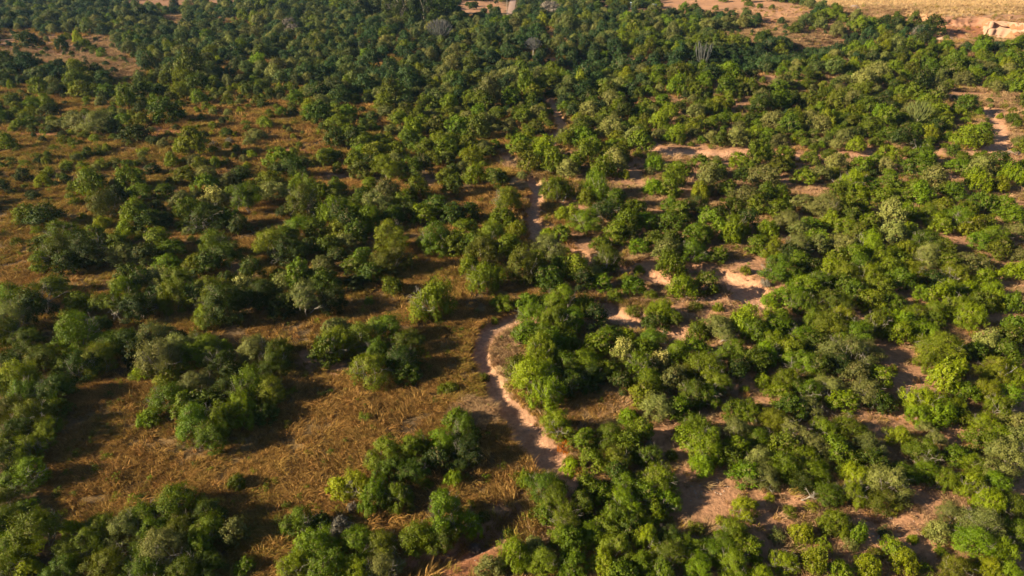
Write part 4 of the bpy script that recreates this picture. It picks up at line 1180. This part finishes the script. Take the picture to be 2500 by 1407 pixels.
# ------------------------------------------------------------------ far dirt road, pole and sheds
ROADM = simple_mat('road_dirt', (0.24, 0.145, 0.10), (0.34, 0.22, 0.155), 0.6, bump=0.3)
r0 = flat_hit(1244, 39); r1 = flat_hit(1253, 0)
dx, dy = r1[0] - r0[0], r1[1] - r0[1]
Vr = []; nst = 90
for i in range(nst):
    t = i / (nst - 1) * 3.2
    cx, cy = r0[0] + dx * t, r0[1] + dy * t
    for u in (-1.5, -1.15, -0.6, 0.6, 1.15, 1.5):
        dzz = 0.10 if abs(u) < 1.5 else 0.02
        dzz -= 0.05 if 0.9 < abs(u) < 1.4 else 0
        Vr.append((cx + u, cy, float(terrain(np.array([cx]), np.array([cy]), False)[0]) + dzz + 0.08))
Fr = [(i * 6 + j, i * 6 + j + 1, i * 6 + j + 7, i * 6 + j + 6) for i in range(nst - 1) for j in range(5)]
road = link_obj('dirt_road', mesh_np('dirt_road', Vr, Fr, ROADM, True))
tag(road, 'straight pale dirt road running away at the top of the view', kind='structure')


def box(cx, cy, cz, sx, sy, sz):
    V = np.array([(cx + a * sx / 2, cy + b * sy / 2, cz + c * sz / 2) for a in (-1, 1) for b in (-1, 1) for c in (-1, 1)])
    F = np.array([(0, 1, 3, 2), (4, 6, 7, 5), (0, 4, 5, 1), (2, 3, 7, 6), (0, 2, 6, 4), (1, 5, 7, 3)])
    return V, F


X, Y, z, t = ground_hit(1238, 33)
pole = bpy.data.objects.new('utility_pole', None); COL.objects.link(pole); pole.location = (X, Y, z)
link_obj('post', mesh_np('post', *tube((0, 0, -0.5), (0, 0, 8.0), 0.16, 0.11, 8), BARK, True), pole)
link_obj('crossarm', mesh_np('crossarm', *box(0, -0.14, 7.4, 1.8, 0.12, 0.14), BARK), pole)
tag(pole, 'dark wooden pole standing beside the far dirt road', 'pole')


def shed(px, py, sx, sy, h, wall, roof, label):
    X, Y, z, t = ground_hit(px, py)
    e = bpy.data.objects.new('shed', None); COL.objects.link(e); e.location = (X, Y, z)
    link_obj('wall', mesh_np('wall', *box(0, 0, h / 2 - 0.1, sx, sy, h + 0.2), wall), e)
    V = np.array([(-sx / 2 - .2, -sy / 2 - .2, h + .004), (sx / 2 + .2, -sy / 2 - .2, h + .004), (sx / 2 + .2, sy / 2 + .2, h + .35), (-sx / 2 - .2, sy / 2 + .2, h + .35),
                  (-sx / 2 - .2, -sy / 2 - .2, h + .08), (sx / 2 + .2, -sy / 2 - .2, h + .08), (sx / 2 + .2, sy / 2 + .2, h + .43), (-sx / 2 - .2, sy / 2 + .2, h + .43)])
    F = np.array([(3, 2, 1, 0), (4, 5, 6, 7), (0, 1, 5, 4), (1, 2, 6, 5), (2, 3, 7, 6), (3, 0, 4, 7)])
    link_obj('roof', mesh_np('roof', V, F, roof), e)
    link_obj('door', mesh_np('door', *box(0, -sy / 2 - 0.02, h * 0.42, sx * 0.3, 0.06, h * 0.84), BARK), e)
    tag(e, label, 'shed', 'tiny far sheds')


TIN = simple_mat('tin_roof', (0.22, 0.25, 0.28), (0.32, 0.35, 0.38), 2, 0.5, 0.1)
PLASTER = simple_mat('plaster', (0.30, 0.28, 0.25), (0.42, 0.39, 0.35), 2)
shed(1597, 25, 1.5, 1.4, 2.0, PLASTER, TIN, 'tiny pale shed at the left end of the bare pink field')
shed(1545, 20, 2.2, 1.8, 1.9, simple_mat('blue_grey_wall', (0.24, 0.30, 0.34), (0.33, 0.39, 0.43), 2), TIN, 'tiny blue-grey hut among trees left of the bare pink field')
shed(1578, 2, 3.4, 3.0, 2.2, PLASTER, simple_mat('cream_roof', (0.34, 0.31, 0.24), (0.42, 0.39, 0.31), 2), 'small cream-roofed hut at the very top between the trees')

# ------------------------------------------------------------------ air
hz, n, l = new_mat('haze_air')
pv = n.new('ShaderNodeVolumePrincipled'); pv.inputs['Color'].default_value = (0.42, 0.66, 1.0, 1); pv.inputs['Density'].default_value = 0.00006
pv.inputs['Anisotropy'].default_value = 0.2
ho = n.new('ShaderNodeOutputMaterial'); l.new(pv.outputs[0], ho.inputs['Volume'])
V, F = box(0, 2800, 14, 17000, 7600, 60)
V[:, 2] = np.where(V[:, 2] > 0, 44.0, -14.0)
haze = link_obj('haze', mesh_np('haze', V, F, hz))
tag(haze, 'thin blue air haze over the whole bushland', kind='stuff')
